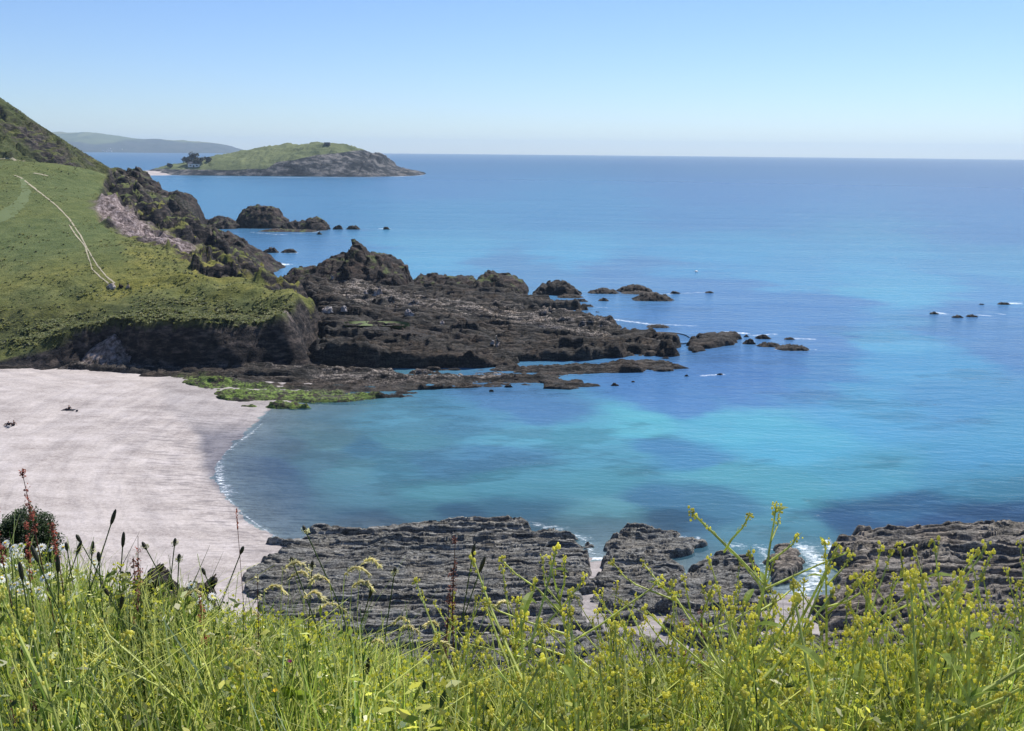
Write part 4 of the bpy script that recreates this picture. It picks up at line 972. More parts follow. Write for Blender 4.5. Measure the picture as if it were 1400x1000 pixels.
def tints(n, px):
    c1 = np.array([.06, .10, .02]); c2 = np.array([.19, .245, .04]); c3 = np.array([.66, .63, .15]); c4 = np.array([.78, .74, .48]); c5 = np.array([.45, .48, .24])
    w = rng.random(n); c = c1+(c2-c1)*rng.random(n)[:, None]
    yel = np.clip(.48+.22*(px > 520)+.1*rng.standard_normal(n), .05, .85)
    c = np.where((w < yel)[:, None], c2+(c3-c2)*rng.random(n)[:, None], c)
    c = np.where((w > .93)[:, None], c4, c); c = np.where(((w > .86) & (w < .93))[:, None], c5, c)
    return c*(.5+.95*rng.random(n)[:, None])*(1+.45*vnoise(px/70., px*0+np.arange(n)%1, s=66))[:, None]
# grass blades
x, y = scatter(13000); g = gz(x, y); hm = hmax_at(x, y)*rng.uniform(.45, 1.12, len(x)); n_ = len(x)
px, _ = proj(x, y, g)
a = rng.random(n_)*6.283; lean = np.stack([np.cos(a), np.sin(a), np.zeros(n_)], 1)*(rng.random(n_)*.35*hm)[:, None]
b = np.stack([x, y, g], 1); up = np.array([0, 0, 1.])
side = np.stack([np.cos(a+1.57+rng.normal(0, .6, n_)), np.sin(a+1.57), np.zeros(n_)], 1); w0 = rng.uniform(.0016, .0045, n_)
add_strip(b, [b, b+lean*.25+up*(hm*.4)[:, None], b+lean*.6+up*(hm*.78)[:, None], b+lean*1.1+up*(hm*.98)[:, None]], [w0, w0, w0*.7, w0*.12], side, tints(n_, px)*np.array([.7, .85, .8]))
# leaflets spread through the volume
x, y = scatter(130000, 1.6, 4.9); g = gz(x, y); hm = hmax_at(x, y)*soft(x, y); n_ = len(x); px, _ = proj(x, y, g)
z = g+hm*(1.02-rng.random(n_)**1.3*.9)
clump = fbm(x*6, y*6, z*6, o=2, s=77); ok = clump > -.08; x, y, z, px = x[ok], y[ok], z[ok], px[ok]; n_ = len(x)
d = rng.standard_normal((n_, 3)); d[:, 2] = np.abs(d[:, 2])*.8+.1; d /= np.linalg.norm(d, axis=1)[:, None]
side = np.cross(d, rng.standard_normal((n_, 3))); side /= np.linalg.norm(side, axis=1)[:, None]
L = (.008+.034*rng.random(n_)**2.4)[:, None]; w = L[:, 0]*rng.uniform(.10, .27, n_); b = np.stack([x, y, z], 1)
add_strip(b, [b, b+d*L*.5, b+d*L-up*L*.1], [w*.25, w, w*.15], side, tints(n_, px))
# thin wiry stems crossing at angles
x, y = scatter(4200, 1.7, 4.6); g = gz(x, y); hm = hmax_at(x, y)*rng.uniform(.7, 1.15, len(x)); n_ = len(x); px, _ = proj(x, y, g)
a = rng.random(n_)*6.283; lean = np.stack([np.cos(a), np.sin(a)*.5, np.zeros(n_)], 1)*(rng.uniform(.1, .7, n_)*hm)[:, None]; b = np.stack([x, y, g], 1)
side = np.stack([np.sin(a), -np.cos(a)*.2, .6*np.ones(n_)], 1)*1.0
add_strip(b, [b, b+lean*.3+up*(hm*.5)[:, None], b+lean*.7+up*(hm*.85)[:, None], b+lean*1.1+up*hm[:, None]], [.0022, .002, .0016, .001], side, np.tile([.5, .52, .20], (n_, 1))*(.6+.7*rng.random(n_)[:, None]))
# tiny yellow buds: crossed diamonds
x, y = scatter(30000, 1.7, 4.8); g = gz(x, y); hm = hmax_at(x, y)*soft(x, y); n_ = len(x); px, _ = proj(x, y, g)
z = g+hm*(1.05-rng.random(n_)**2*.5); ok = (fbm(x*9+7, y*9, z*9, o=2, s=78) > -.05) & ((px > 330) | (rng.random(n_) < .4)); x, y, z = x[ok], y[ok], z[ok]; n_ = len(x)
b = np.stack([x, y, z], 1)
for k in range(2):
    side = np.tile([1, 0, 0.] if k else [0, 1., 0], (n_, 1)); r = rng.uniform(.0025, .006, n_)
    add_strip(b, [b-up*r[:, None], b, b+up*r[:, None]], [r*.1, r, r*.1], side, np.tile([.55, .54, .07], (n_, 1))*(.6+.6*rng.random(n_)[:, None]))
me = npmesh('undergrowth', np.concatenate(Vv), np.concatenate(Ff), cols={'tint': np.concatenate(Cc)})
tag(link('undergrowth', me, M['fill']), 'dense tangle of grass blades and small leaves along the cliff top', 'undergrowth', kind='stuff')

# ---------------------------------------------------------------- individual plants
def rv(a, b): return random.uniform(a, b)
def cluster(m, c, n, r, br):
    for _ in range(n):
        m.blob((c[0]+random.gauss(0, r), c[1]+random.gauss(0, r), c[2]+random.gauss(0, r*1.2)), br*rv(.7, 1.3), 1.2, 4)
def part(name, mb, material, parent, origin=None):
    me = mb.mesh(name); return kid(name, me, material, parent)
def mustard(seed, h=.7, nb_=6, stem_pts=None, branches=None, loc=(0, 0, 0)):
    random.seed(seed); r = empty('mustard_plant', loc)
    if stem_pts is None:
        ax, ay = rv(-.1, .1), rv(-.06, .06)
        stem_pts = [Vector((ax*t*h+.012*math.sin(5*t+seed), ay*t*h, h*t)) for t in (0, .2, .4, .6, .8, 1)]
    n0 = len(stem_pts)
    m = MB(); m.tube(stem_pts, [.0056-.0036*i/(n0-1) for i in range(n0)], 5); part('stem', m, M['mstem'], r)
    m = MB(); cluster(m, stem_pts[-1], 14, .007, .0034)
    for k in range(8):
        q = stem_pts[-1].lerp(stem_pts[-2], rv(.1, 1)); m.blob(q+Vector((rv(-.009, .009), rv(-.009, .009), 0)), .0034, 1.3, 4)
    part('flower_head', m, M['mbud'], r)
    if branches is None:
        branches = []
        for k in range(nb_):
            t = rv(.3, .85); i = int(t*(n0-1)); p = stem_pts[i].lerp(stem_pts[i+1], t*(n0-1)-i)
            a = rv(0, 6.28); L = h*rv(.22, .55)*(1.15-t*.5); el = rv(.5, 1.1)
            d = Vector((math.cos(a)*math.cos(el), math.sin(a)*math.cos(el)*.7, math.sin(el)))
            cv = Vector((0, 0, rv(0, .22)))*L
            branches.append([p, p+d*L*.33+cv*.15, p+d*L*.66+cv*.45, p+d*L+cv])
    for br in branches:
        m = MB(); nn = len(br); m.tube(br, [.0036-.0018*i/(nn-1) for i in range(nn)], 4)
        tot = [br[i] for i in range(nn)]
        for k in range(10):      # little pods and twigs held close to the branch
            i = random.randrange(max(1, nn-2), nn); q = br[i-1].lerp(br[i], rv(0, 1)); dd_ = (br[i]-br[i-1]).normalized()
            e_ = q+dd_*rv(.012, .022)+Vector((rv(-.008, .008), rv(-.008, .008), rv(0, .008))); m.tube([q, e_], [.0011, .0006], 3)
        b_ = part('branch', m, M['mstem'], r)
        m = MB(); cluster(m, br[-1], 9, .0055, .0036)
        for k in range(8):
            i = nn-1; q = br[i].lerp(br[i-1], rv(.05, 1)); m.blob(q+Vector((rv(-.008, .008), rv(-.008, .008), rv(-.003, .006))), rv(.002, .0034), 1.3, 4)
        kid('flower_head', m.mesh('flower_head'), M['mbud'], b_)
    for k in range(4):
        i = random.randrange(0, n0-1); q = stem_pts[i].lerp(stem_pts[i+1], rv(0, 1)); a = rv(0, 6.28)
        m = MB(); m.leaf(q, (math.cos(a), math.sin(a), .7), rv(.05, .11), rv(.012, .024), .35); part('leaf', m, M['mleaf'], r)
    return r
def PX(pts, D):
    return [Vector(P(a, b, D+dz)) for a, b, dz in pts]
def hero(seed, D, stem, brs, label):
    top = [Vector(P(a, b, D)) for a, b in stem]
    x, y = top[0].x, top[0].y; g = float(gz(np.array([x]), np.array([y]))[0])
    base = Vector((x+(top[0].x-top[1].x)*.5, y, g)); pts = [base]+top
    B = []
    for k, b in enumerate(brs):
        dz = random.Random(seed*10+k).uniform(-.12, .12); nn = len(b)
        B.append([Vector(P(a, c, D+dz*i/(nn-1))) for i, (a, c) in enumerate(b)])
    o = base.copy(); r = mustard(seed, stem_pts=[p-o for p in pts], branches=[[q-o for q in b] for b in B], loc=o)
    tag(r, label, 'plant', 'wild mustard plants'); return r
hero(11, 2.35, [(1020, 930), (1035, 850), (1045, 800), (1052, 750), (1058, 715), (1061, 692)],
     [[(1043, 806), (1015, 770), (980, 735), (950, 706)], [(1045, 800), (1010, 762), (975, 728), (945, 700)], [(1052, 768), (1070, 755), (1083, 745), (1090, 733)], [(990, 755), (1000, 738), (1015, 722), (1024, 706)], [(1045, 806), (1080, 790), (1120, 772), (1160, 755)], [(1040, 835), (1065, 820), (1090, 800)], [(1054, 740), (1063, 720), (1066, 700)]],
     'tall branching mustard plant whose forked top rises against the sea')
hero(12, 2.5, [(1128, 950), (1130, 880), (1130, 830), (1129, 780), (1128, 742)], [[(1131, 800), (1150, 780), (1165, 760)], [(1130, 840), (1160, 815), (1185, 785)], [(1130, 850), (1105, 825), (1090, 800)], [(1130, 830), (1160, 822), (1180, 808), (1195, 790)]], 'upright mustard plant with a green knob of buds right of the tallest one')
hero(13, 2.4, [(800, 990), (785, 930), (775, 870), (765, 820), (757, 790), (752, 762)],
     [[(768, 840), (735, 805), (705, 785), (685, 765)], [(765, 822), (772, 795), (772, 765)], [(775, 868), (720, 850), (680, 835), (665, 822)], [(780, 900), (725, 880), (690, 868), (665, 830)], [(778, 880), (820, 855), (855, 830), (890, 805), (905, 790)], [(768, 830), (745, 800), (742, 765)], [(785, 930), (740, 905), (700, 895), (638, 880)]],
     'bushy mustard plant with many bud spikes in front of the slate ledge')
hero(14, 2.6, [(1000, 980), (985, 920), (965, 870), (945, 840), (925, 822), (905, 800)], [[(925, 822), (900, 812), (870, 800), (855, 790), (838, 770)], [(945, 842), (940, 815), (935, 790)], [(960, 865), (1000, 850), (1040, 825)], [(915, 812), (895, 790), (880, 770)], [(985, 920), (955, 905), (920, 895)]], 'leaning mustard plant arching over the sandy gap in the rocks')
hero(15, 2.3, [(1290, 1040), (1310, 960), (1330, 905), (1350, 870), (1380, 830)], [[(1310, 960), (1265, 905), (1230, 870), (1190, 825), (1175, 790)], [(1330, 905), (1370, 930), (1410, 960)], [(1300, 985), (1340, 950), (1385, 905), (1420, 880)], [(1322, 925), (1330, 880), (1335, 850)], [(1350, 870), (1330, 850), (1300, 835)]], 'sprawling mustard plant with long bare crossing stems on the right')
hero(16, 2.7, [(1180, 990), (1190, 930), (1200, 880), (1215, 830), (1222, 790)], [[(1195, 905), (1225, 885), (1260, 870), (1290, 855)], [(1200, 880), (1175, 850), (1160, 825)], [(1215, 840), (1245, 825), (1275, 812), (1292, 805)], [(1215, 830), (1200, 808), (1185, 795)]], 'mustard plant with a long arm bending right over the brown platform')
hero(17, 2.5, [(1405, 980), (1395, 900), (1398, 850), (1396, 800)], [[(1397, 880), (1375, 850), (1360, 830)], [(1396, 860), (1412, 830)], [(1396, 920), (1360, 905), (1330, 890)]], 'dark stemmed mustard plant at the far right edge')
hero(18, 2.6, [(900, 1000), (880, 940), (862, 880), (850, 850)], [[(880, 940), (900, 900), (920, 880)], [(862, 885), (835, 860), (820, 835)], [(870, 910), (850, 880), (830, 870)]], 'mustard plant crowded with buds below the sandy gap')
hero(19, 2.2, [(330, 1040), (280, 985), (220, 940), (165, 915), (120, 900)], [[(280, 985), (300, 940), (310, 890)], [(240, 955), (190, 905), (150, 870), (140, 850)], [(220, 940), (205, 900), (205, 880)], [(200, 930), (150, 905), (110, 885)]], 'fallen pale mustard stem lying low across the grass at the left')
PLN = {}
PH = [.58, .72, .64, .70, .60, .75, .66]
protos = [mustard(30+i, h=PH[i], nb_=5+i % 4) for i in range(7)]
spots = []
random.seed(51)
tgt = []
for i in range(110):
    px_ = random.choice([rv(440, 1420), rv(620, 1420), rv(620, 1420)]) if i > 8 else rv(0, 400); tl = float(top_limit(np.array([px_]))[0]) if True else 0
    tgt.append((px_, tl+rv(-125, 15) if px_ > 560 else tl+rv(10, 60), rv(1.75, 2.5) if i % 5 < 2 else rv(2.2, 3.4)))
places = ['beside the slate ledge', 'under the sandy gap', 'low on the left slope', 'near the brown platform', 'among the buds in the middle']
def where(px_):
    return ('at the left among the plantains' if px_ < 330 else 'in front of the sand and slate edge' if px_ < 520 else 'in front of the grey slate ledge' if px_ < 800 else 'in front of the sandy gap' if px_ < 940 else 'near the tallest mustard' if px_ < 1120 else 'in front of the brown platform')
def ht_word(rk): return rk
items = []
for i, (a, b, D) in enumerate(tgt):
    q = P(a, b, D); g = float(gz(np.array([q[0]]), np.array([q[1]]))[0]); hh = q[2]-g
    items.append((a, b, D, q, g, hh))
items.sort(key=lambda t: t[0]); zc_ = {}
ORD = ['first', 'second', 'third', 'fourth', 'fifth', 'sixth', 'seventh', 'eighth', 'ninth', 'tenth', 'eleventh', 'twelfth', 'thirteenth', 'fourteenth', 'fifteenth', 'sixteenth', 'seventeenth', 'eighteenth', 'nineteenth', 'twentieth', 'twenty first', 'twenty second', 'twenty third', 'twenty fourth', 'twenty fifth', 'twenty sixth', 'twenty seventh', 'twenty eighth', 'twenty ninth', 'thirtieth', 'thirty first', 'thirty second', 'thirty third', 'thirty fourth'] + [f'{t} {u}' for t in () for u in ()] + ['thirty fifth', 'thirty sixth', 'thirty seventh', 'thirty eighth', 'thirty ninth', 'fortieth'] + [f'{t} {u}' for t in ('forty', 'fifty', 'sixty') for u in ('first', 'second', 'third', 'fourth', 'fifth', 'sixth', 'seventh', 'eighth', 'ninth')]
firsts = [False]*7
for i, (a, b, D, q, g, hh) in enumerate(items):
    j = i % 7; pr = protos[j]
    if not firsts[j]: o = pr; firsts[j] = True
    else: o = copy_tree(pr)
    top = 0.65
    s = min(1.5, max(.5, hh/(PH[j]*1.05)))
    o.location = (q[0], q[1], g-.02); o.rotation_euler = (0, 0, rv(0, 6.28)); o.scale = (s*.85, s*.85, s)
    zn = where(a); zc_[zn] = zc_.get(zn, -1)+1
    tag(o, f'{ORD[zc_[zn]]} smaller mustard plant from the left {zn}', 'plant', 'wild mustard plants')

# plantain heads
def plantain(seed, h, headL, fluffy, lean):
    random.seed(seed); r = empty('plantain')
    pts = [Vector((lean*t*t*h, .03*t*h*math.sin(seed), h*t)) for t in (0, .25, .5, .75, 1)]
    m = MB(); m.tube(pts, .0021, 5); part('stem', m, M['pstem'], r)
    d = (pts[-1]-pts[-2]).normalized(); m = MB(); m.tube([pts[-1]-d*.004, pts[-1]+d*headL*.15, pts[-1]+d*headL*.5, pts[-1]+d*headL*.85, pts[-1]+d*headL], [.003, .0062, .0072, .005, .0015], 8); hd = part('seed_head', m, M['phead'], r)
    if fluffy:
        m = MB()
        for k in range(46):
            a = rv(0, 6.28); t = rv(.05, .5); c = pts[-1]+d*headL*t; v = Vector((math.cos(a), math.sin(a), rv(-.2, .3)))
            m.tube([c, c+v*.012], .0004, 3); m.blob(c+v*.0125, .0016, 1, 4)
        kid('anthers', m.mesh('anthers'), M['anther'], hd)
    for k in range(3):
        a = rv(0, 6.28); m = MB(); m.leaf((0, 0, 0), (math.cos(a), math.sin(a), 1.4), h*.4, .02, .3); part('leaf', m, M['mleaf'], r)
    return r
PL = [(145, 702, 3.0, 1, 0, 'tallest dark plantain head standing up against the sand'), (88, 745, 3.2, 0, 0, 'plantain head on the left near the daisies, tilted right'), (105, 738, 3.1, 1, 1, 'plantain head with pale fluff second in the left row'), (113, 727, 3.3, 0, 0, 'plantain head just right of the fluffy one in the left row'), (127, 738, 3.2, 1, 1, 'plantain head directly left of the tallest one'),
      (165, 730, 3.1, 1, 0, 'long grey plantain head right of the tallest one'), (195, 745, 3.2, 0, 1, 'plantain head with white anthers alone against the pale sand, left one'), (235, 740, 3.3, 0, 1, 'plantain head with white anthers alone against the pale sand, right one'), (244, 758, 3.1, 0, 1, 'short plantain head just below the lone right one'), (55, 742, 2.7, 1, 0, 'thick green plantain head leaning at the far left'),
      (82, 756, 2.7, 1, 0, 'thick leaning plantain head below the left row'), (28, 770, 2.6, 1, 0, 'curved plantain head low at the left edge'), (130, 760, 2.8, 0, 0, 'dark plantain head low among the left row'), (277, 780, 3.4, 0, 0, 'stubby plantain head beside the dark cliff edge rock'), (418, 720, 3.0, 0, 1, 'lone plantain with white fluff against the water edge'),
      (403, 758, 2.9, 0, 1, 'white fluffy plantain head below the lone one'), (540, 772, 3.0, 0, 1, 'pale fluffy plantain head in the middle of the slate ledge'), (505, 798, 3.1, 1, 0, 'dark plantain head over the slate ledge'), (656, 765, 2.9, 1, 0, 'slim dark plantain head right of the brown dock'), (645, 750, 3.0, 1, 0, 'slim plantain head touching the brown dock'),
      (425, 770, 3.0, 0, 1, 'fluffy plantain head with a bent neck among pale grasses'), (330, 745, 3.2, 0, 0, 'small dark plantain head near the thin red grass'), (150, 790, 2.9, 1, 0, 'plantain head half hidden in the left tangle'), (165, 810, 2.8, 1, 0, 'dark plantain head lower in the left tangle'), (12, 745, 3.4, 0, 0, 'small plantain head at the left border'), (215, 775, 3.1, 0, 0, 'plantain head in front of the dark cliff edge rock'), (500, 905, 2.6, 1, 0, 'dark plantain head low in the middle greenery')]
for i, (a, b, D, big, fl, lb) in enumerate(PL):
    D = D-.2; q = P(a, b, D); g = float(gz(np.array([q[0]]), np.array([q[1]]))[0]); hl = .055 if big else .03; hh = q[2]-g-hl*.9
    random.seed(900+i); ln = rv(-.25, .25); o = plantain(900+i, hh, hl, fl, ln)
    o.location = (q[0]-ln*hh, q[1], g); tag(o, lb, 'plant', 'plantain stalks')
# dock / sorrel with red seeds
def dock(seed, h, m_, spread=.02, dens=1.0, headf=.45):
    random.seed(seed); r = empty('red_sorrel')
    pts = [Vector((.03*math.sin(3*t+seed)*h, 0, h*t)) for t in (0, .25, .5, .75, 1)]
    m = MB(); m.tube(pts, [.003, .0028, .0025, .002, .001], 5); part('stem', m, M['brownred'], r)
    for k in range(int(9*dens)):
        t = 1-headf*rv(0, 1); i = min(3, int(t*4)); p = pts[i].lerp(pts[i+1], t*4-i); a = rv(0, 6.28); L = rv(.015, .05)*(1.25-t)*1.6
        d = Vector((math.cos(a)*.45, math.sin(a)*.45, 1)).normalized(); m = MB()
        for j in range(int(12+L*350)):
            c = p+d*L*rv(0, 1)+Vector((random.gauss(0, spread*.2), random.gauss(0, spread*.2), random.gauss(0, .004)))
            m.leaf(c, (random.gauss(0, 1), random.gauss(0, 1), random.gauss(0, 1)), rv(.005, .009), .006, .1, seg=2)
        part('seed_cluster', m, m_, r)
    for k in range(2):
        a = rv(0, 6.28); m = MB(); m.leaf(pts[1], (math.cos(a), math.sin(a), .6), rv(.05, .09), .014, .4); part('leaf', m, M['mleaf'], r)
    return r
DK = [(40, 643, 2.9, 'red', .2, 'tall red sorrel standing above the bush against the sand'), (3, 675, 2.8, 'red', .25, 'red sorrel cut by the left edge beside the bush'), (40, 715, 3.0, 'red', .25, 'red sorrel below the bush among white daisies'), (182, 733, 3.0, 'red', .3, 'pinkish red sorrel spire near the dark cliff edge rock'), (172, 760, 2.9, 'brownred', .4, 'brownish red dock just left of the pink spire'), (65, 712, 3.1, 'red', .2, 'small red sorrel right of the bush'),
      (40, 930, 2.3, 'brownred', .4, 'dark red dock low in the grass at the lower left'), (22, 960, 2.3, 'brownred', .4, 'dark red dock in the bottom left corner'), (629, 735, 2.8, 'brownred', .4, 'tall brownish red dock spire over the slate ledge'), (612, 805, 2.7, 'brownred', .4, 'broad brown dock below the tall spire'), (340, 785, 2.5, 'straw', .6, 'thick straw brown dock spike left of the pale grasses'), (265, 805, 2.8, 'red', .3, 'small red sorrel in the left tangle'),
      (960, 835, 2.9, 'brownred', .5, 'brown dock half hidden left of the tallest mustard'), (940, 850, 2.9, 'brownred', .4, 'reddish dock low beside the leaning mustard')]
for i, (a, b, D, mm, hf, lb) in enumerate(DK):
    q = P(a, b, D); g = float(gz(np.array([q[0]]), np.array([q[1]]))[0]); o = dock(1000+i, q[2]-g, M[mm], dens=1.6, headf=hf)
    o.location = (q[0], q[1], g); tag(o, lb, 'plant', 'red seeded sorrel and dock')
# thin red grass alone on the sand
q = P(323, 694, 2.9); g = float(gz(np.array([q[0]]), np.array([q[1]]))[0]); h = q[2]-g
o = empty('grass_stalk', (q[0], q[1], g)); tag(o, 'single thin grass stalk with a reddish tip alone against the sand', 'grass stalk')
m = MB(); m.tube([(.01, 0, 0), (.004, 0, h*.5), (0, 0, h*.93)], .0011, 4); part('stem', m, M['brownred'], o)
m = MB(); random.seed(4)
for k in range(26): m.leaf((0, 0, h*(.93+.07*k/26)-.012), (random.gauss(0, 1), random.gauss(0, 1), 1.6), .012, .005, 0, seg=2)
part('seed_head', m, M['red'], o)
# pale bent grass heads
def bentgrass(seed, h, L, dirx):
    random.seed(seed); r = empty('bent_grass')
    pts = [Vector((0, 0, 0)), Vector((.01, 0, h*.4)), Vector((.02*dirx, 0, h*.8)), Vector((.035*dirx, 0, h*.97))]
    m = MB(); m.tube(pts, .0013, 4); part('stem', m, M['mstem'], r)
    p = pts[-1]; arc = []
    for k in range(9):
        t = k/8; arc.append(p+Vector((dirx*L*t, rv(-.003, .003), L*(.42*math.sin(t*2.6)-.25*t*t))))
    m = MB(); m.tube(arc, [.0015]*8+[.0006], 4)
    for k in range(95):
        t = random.random(); i = min(7, int(t*8)); c = arc[i].lerp(arc[i+1], t*8-i); dd_ = (arc[i+1]-arc[i]).normalized()
        m.leaf(c, dd_+Vector((random.gauss(0, .45), random.gauss(0, .45), random.gauss(0, .45))), rv(.010, .019), .0055, .1, seg=2)
    part('seed_head', m, M['straw'], r); return r
BG = [(385, 760, .07, 1, 'arching pale grass head tallest in the middle left cluster'), (395, 775, .06, 1, 'pale grass head second in the arching cluster'), (470, 765, .06, 1, 'pale grass head curving over the slate right of the cluster'), (492, 755, .05, 1, 'highest drooping grass head over the slate ledge'), (430, 820, .09, 1, 'long curved straw grass head sweeping right'), (360, 790, .05, 1, 'small bent grass head at the left of the cluster'),
      (545, 850, .05, 1, 'bunched drooping grass head below the slate centre'), (560, 840, .045, -1, 'grass head drooping left below the slate centre'), (480, 785, .05, 1, 'bent grass head in the middle of the cluster'), (450, 780, .05, -1, 'grass head drooping left in the cluster'), (505, 870, .04, 1, 'low straw grass head in the greenery'), (590, 870, .045, 1, 'straw grass head near the broad dock'),
      (250, 800, .05, 1, 'pale grass head beside the dark cliff edge rock'), (355, 830, .05, -1, 'grass head drooping left beside the straw dock'), (415, 800, .045, 1, 'small straw head above the big green leaf'), (700, 815, .04, -1, 'thin straw head leaning left near the bushy mustard'), (545, 920, .05, 1, 'low arching straw head in the middle greenery'), (320, 880, .06, 1, 'wide drooping straw head in the left greenery'), (300, 865, .05, 1, 'straw head just above the wide drooping one'), (600, 845, .04, -1, 'straw head touching the broad dock')]
for i, (a, b, L, dx, lb) in enumerate(BG):
    D = 2.65+.25*math.sin(i*2.1); L *= 1.3; q = P(a, b, D); g = float(gz(np.array([q[0]]), np.array([q[1]]))[0]); hh = q[2]-g-.3*L
    o = bentgrass(1100+i, hh, L, dx); o.location = (q[0]-.035*dx, q[1], g); tag(o, lb, 'grass', 'pale bent grass heads')
# white daisies on the left
def daisy(seed):
    random.seed(seed); r = empty('daisy'); h = .45
    m = MB(); m.tube([(0, 0, 0), (.01, 0, h*.5), (0, 0, h)], .0014, 4); part('stem', m, M['mstem'], r)
    tl = Vector((rv(-.7, .7), rv(-.9, -.2), 1)).normalized(); sd_ = tl.cross(Vector((1, 0, 0))).normalized(); s2_ = tl.cross(sd_)
    m = MB()
    for k in range(13):
        a = k*math.tau/13; d = sd_*math.cos(a)+s2_*math.sin(a); m.leaf(Vector((0, 0, h))+d*.004, d, .015, .0068, .15, up=tl, seg=2)
    part('petals', m, M['white'], r); m = MB(); m.blob(Vector((0, 0, h))+tl*.002, .0058, .6, 8); part('flower_centre', m, M['yel'], r); return r
dpro = [daisy(1200+i) for i in range(5)]
random.seed(77); DA = []
for i in range(64):
    a = abs(random.gauss(10, 48)); b = 735+rv(0, 75)+a*.15
    if a > 170: a = rv(0, 120)
    DA.append((a, b, rv(3.0, 4.3)))
DA += [(268, 812, 3.0), (275, 822, 3.0), (290, 815, 3.1), (262, 800, 3.1), (285, 830, 2.9), (60, 790, 2.8), (20, 800, 2.9)]
used = [False]*5
for i, (a, b, D) in enumerate(sorted(DA)):
    q = P(a, b, D); g = float(gz(np.array([q[0]]), np.array([q[1]]))[0]); j = i % 5
    o = dpro[j] if not used[j] else copy_tree(dpro[j]); used[j] = True
    s = .95; o.scale = (s, s, s); o.location = (q[0], q[1], q[2]-.45*s); o.rotation_euler = (0, 0, rv(-.8, .8))
    lb = 'small white daisy crowded with others on the left slope below the bush' if a < 240 else 'small white daisy beside the dark cliff edge rock'
    tag(o, lb, 'flower', 'white daisies on the left slope' if a < 240 else 'white daisies beside the dark rock')
# bush below the edge
q = P(22, 712, 9.0); gb = float(gz(np.array([q[0]]), np.array([q[1]+.3]))[0]); t = empty('bush', (q[0]-.1, q[1]+.3, gb)); tag(t, 'rounded dark green bush at the left edge in front of the sand', 'bush')
hb_ = q[2]+.12-gb; rd = random.Random(5)
m = MB(); m.tube([(0, 0, -.2), (.03, 0, hb_*.5), (0, 0, hb_*.8)], [.05, .035, .01], 6)
for k_ in range(6): m.tube([(0, 0, hb_*.25), (math.cos(k_)*.3, math.sin(k_)*.3, hb_*.7)], [.025, .006], 5)
kid('trunk', m.mesh('trunk'), M['bark'], t)
m = MB()
for _ in range(20000):
    u = Vector((rd.gauss(0, 1), rd.gauss(0, 1), rd.gauss(0, 1))).normalized()*(rd.random()**.25)
    wob = 1+.14*math.sin(u.x*7+1)*math.cos(u.z*6)+.08*math.sin(u.x*17+u.z*13)
    c_ = Vector((u.x*.34*wob, u.y*.34*wob, hb_-.55+u.z*.42*wob))
    if rd.random() < .35: c_ = Vector((rd.gauss(0, .24), rd.gauss(0, .24), hb_*rd.uniform(.1, .6)))
    m.leaf(c_, (rd.gauss(0, 1), rd.gauss(0, 1), rd.gauss(.3, 1)), rd.uniform(.02, .045), .018, .1, seg=2)
kid('crown', m.mesh('crown'), M['bush'], t)
# dark rocks on the cliff edge
crag('cliff_edge_rock', [(180, 850), (188, 815), (198, 796), (208, 782), (216, 790), (226, 806), (245, 812), (262, 806), (278, 800), (292, 788), (303, 786), (300, 806), (292, 850)], 4.75, .7, M['cliffedge'], 'dark broken rock at the cliff edge in front of the sand', 'rock', z0=36.1, seed=700, nv=50, nu=120, amp=.04, sc=.10, crestn=.01)
# vetch and a broad green leaf cluster
q = P(397, 905, 2.2); g = float(gz(np.array([q[0]]), np.array([q[1]]))[0]); o = empty('vetch', (q[0], q[1], g)); tag(o, 'dark purple vetch flower beside broad green leaves', 'flower')
h = q[2]-g; m = MB(); m.tube([(0, 0, 0), (.005, 0, h)], .0016, 5); part('stem', m, M['pstem'], o)
m = MB(); [m.leaf((0, 0, h-.004), (math.cos(k*1.2), math.sin(k*1.2), .9), .013, .008, 0, seg=2) for k in range(5)]; part('petals', m, M['vetch'], o)
for k, (dx, dz, L) in enumerate([(.6, .35, .085), (-.3, .8, .07), (-.6, .3, .08), (.1, 1, .06)]):
    m = MB(); m.leaf((0, 0, h*.85), (dx, -.3, dz), L, .028, .2, up=Vector((0, -.8, .6))); part('leaf', m, M['mleaf'], o)
q = P(376, 946, 2.1); g = float(gz(np.array([q[0]]), np.array([q[1]]))[0]); o = empty('yellow_flower', (q[0], q[1], g)); tag(o, 'bright yellow buttercup like flower low in the grass', 'flower'); h = q[2]-g
m = MB(); m.tube([(0, 0, 0), (0, 0, h)], .0015, 5); part('stem', m, M['pstem'], o)
m = MB(); [m.leaf((0, 0, h), (math.cos(k*1.256), math.sin(k*1.256)-.3, .7), .011, .011, 0, seg=2) for k in range(5)]; part('petals', m, M['yel'], o)

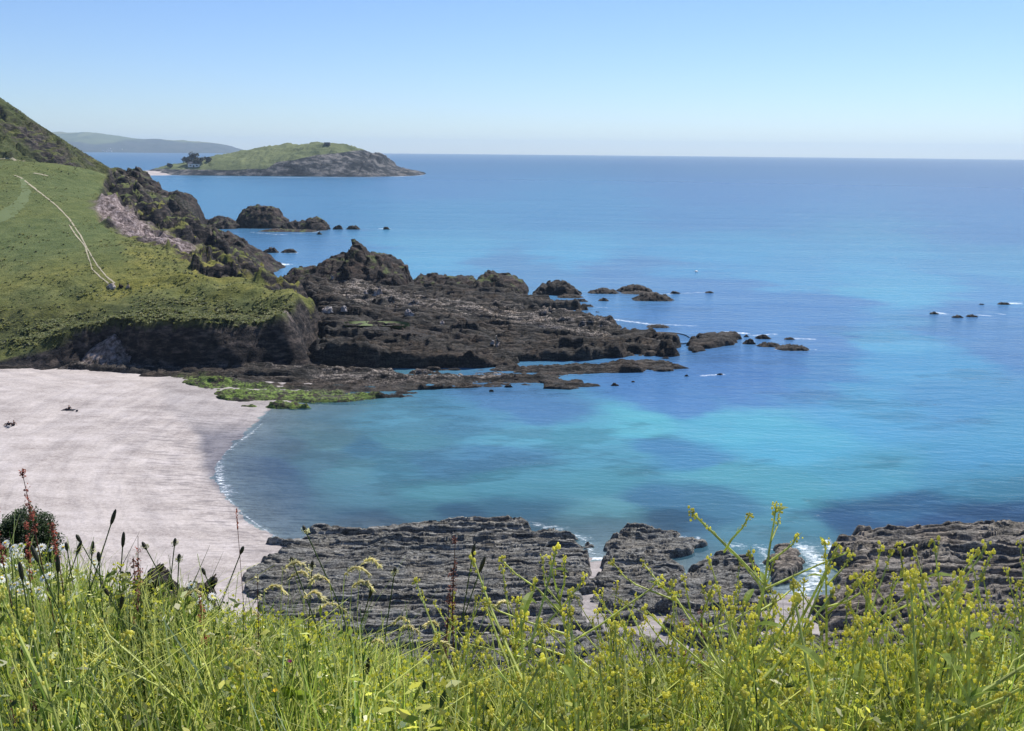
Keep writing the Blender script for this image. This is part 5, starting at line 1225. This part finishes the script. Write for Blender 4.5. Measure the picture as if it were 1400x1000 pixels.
# ---------------------------------------------------------------- air, light, camera
k = N('haze_air'); k.nt.nodes.remove(k.out); k.out = k.n('ShaderNodeOutputMaterial')
pv = k.n('ShaderNodeVolumePrincipled'); pv.inputs['Color'].default_value = (.66, .84, 1.0, 1); pv.inputs['Density'].default_value = 7.0e-5; pv.inputs['Anisotropy'].default_value = .2
k.l(pv.outputs[0], k.out.inputs['Volume'])
m = MB(); m.box((0, 5000, 120), (34000, 26000, 260)); hz = link('haze', m.mesh('haze'), k.m); tag(hz, 'thin pale sea haze filling the air over the bay', kind='stuff')

SUN_EL, SUN_AZ = math.radians(54), math.radians(32)      # azimuth measured from +Y towards +X
w = bpy.data.worlds.new('World'); scene.world = w; w.use_nodes = True; nt = w.node_tree
bg = nt.nodes['Background']; sky = nt.nodes.new('ShaderNodeTexSky'); sky.sky_type = 'NISHITA'; sky.sun_disc = False
sky.sun_elevation = SUN_EL; sky.sun_rotation = SUN_AZ; sky.air_density = 1.0; sky.dust_density = .05; sky.ozone_density = 2.0; sky.altitude = 0
tintn = nt.nodes.new('ShaderNodeMix'); tintn.data_type = 'RGBA'; tintn.blend_type = 'MULTIPLY'; tintn.inputs[0].default_value = 1.0
nt.links.new(sky.outputs[0], tintn.inputs[6]); tintn.inputs[7].default_value = (.80, .95, 1.26, 1)
nt.links.new(tintn.outputs[2], bg.inputs[0]); bg.inputs[1].default_value = .075
sl = bpy.data.lights.new('sun', 'SUN'); sl.energy = 4.6; sl.angle = math.radians(.53); sl.color = (1, .96, .90)
so = bpy.data.objects.new('sun', sl); COL.objects.link(so)
sdv = Vector((math.sin(SUN_AZ)*math.cos(SUN_EL), math.cos(SUN_AZ)*math.cos(SUN_EL), math.sin(SUN_EL)))
so.rotation_euler = sdv.to_track_quat('Z', 'Y').to_euler(); so.location = (0, 0, 60)
cam = bpy.data.cameras.new('camera'); co = bpy.data.objects.new('camera', cam); COL.objects.link(co); scene.camera = co
cam.sensor_width = 36; cam.lens = 36*F/1400; cam.clip_start = .05; cam.clip_end = 60000
co.matrix_world = Matrix(((r_[0], u_[0], -f_[0], 0), (r_[1], u_[1], -f_[1], 0), (r_[2], u_[2], -f_[2], CZ), (0, 0, 0, 1)))
scene.view_settings.view_transform = 'Standard'; scene.view_settings.look = 'None'; scene.view_settings.gamma = 1; scene.view_settings.exposure = .5
scene.cycles.max_bounces = 6; scene.cycles.volume_bounces = 0; scene.cycles.transparent_max_bounces = 8
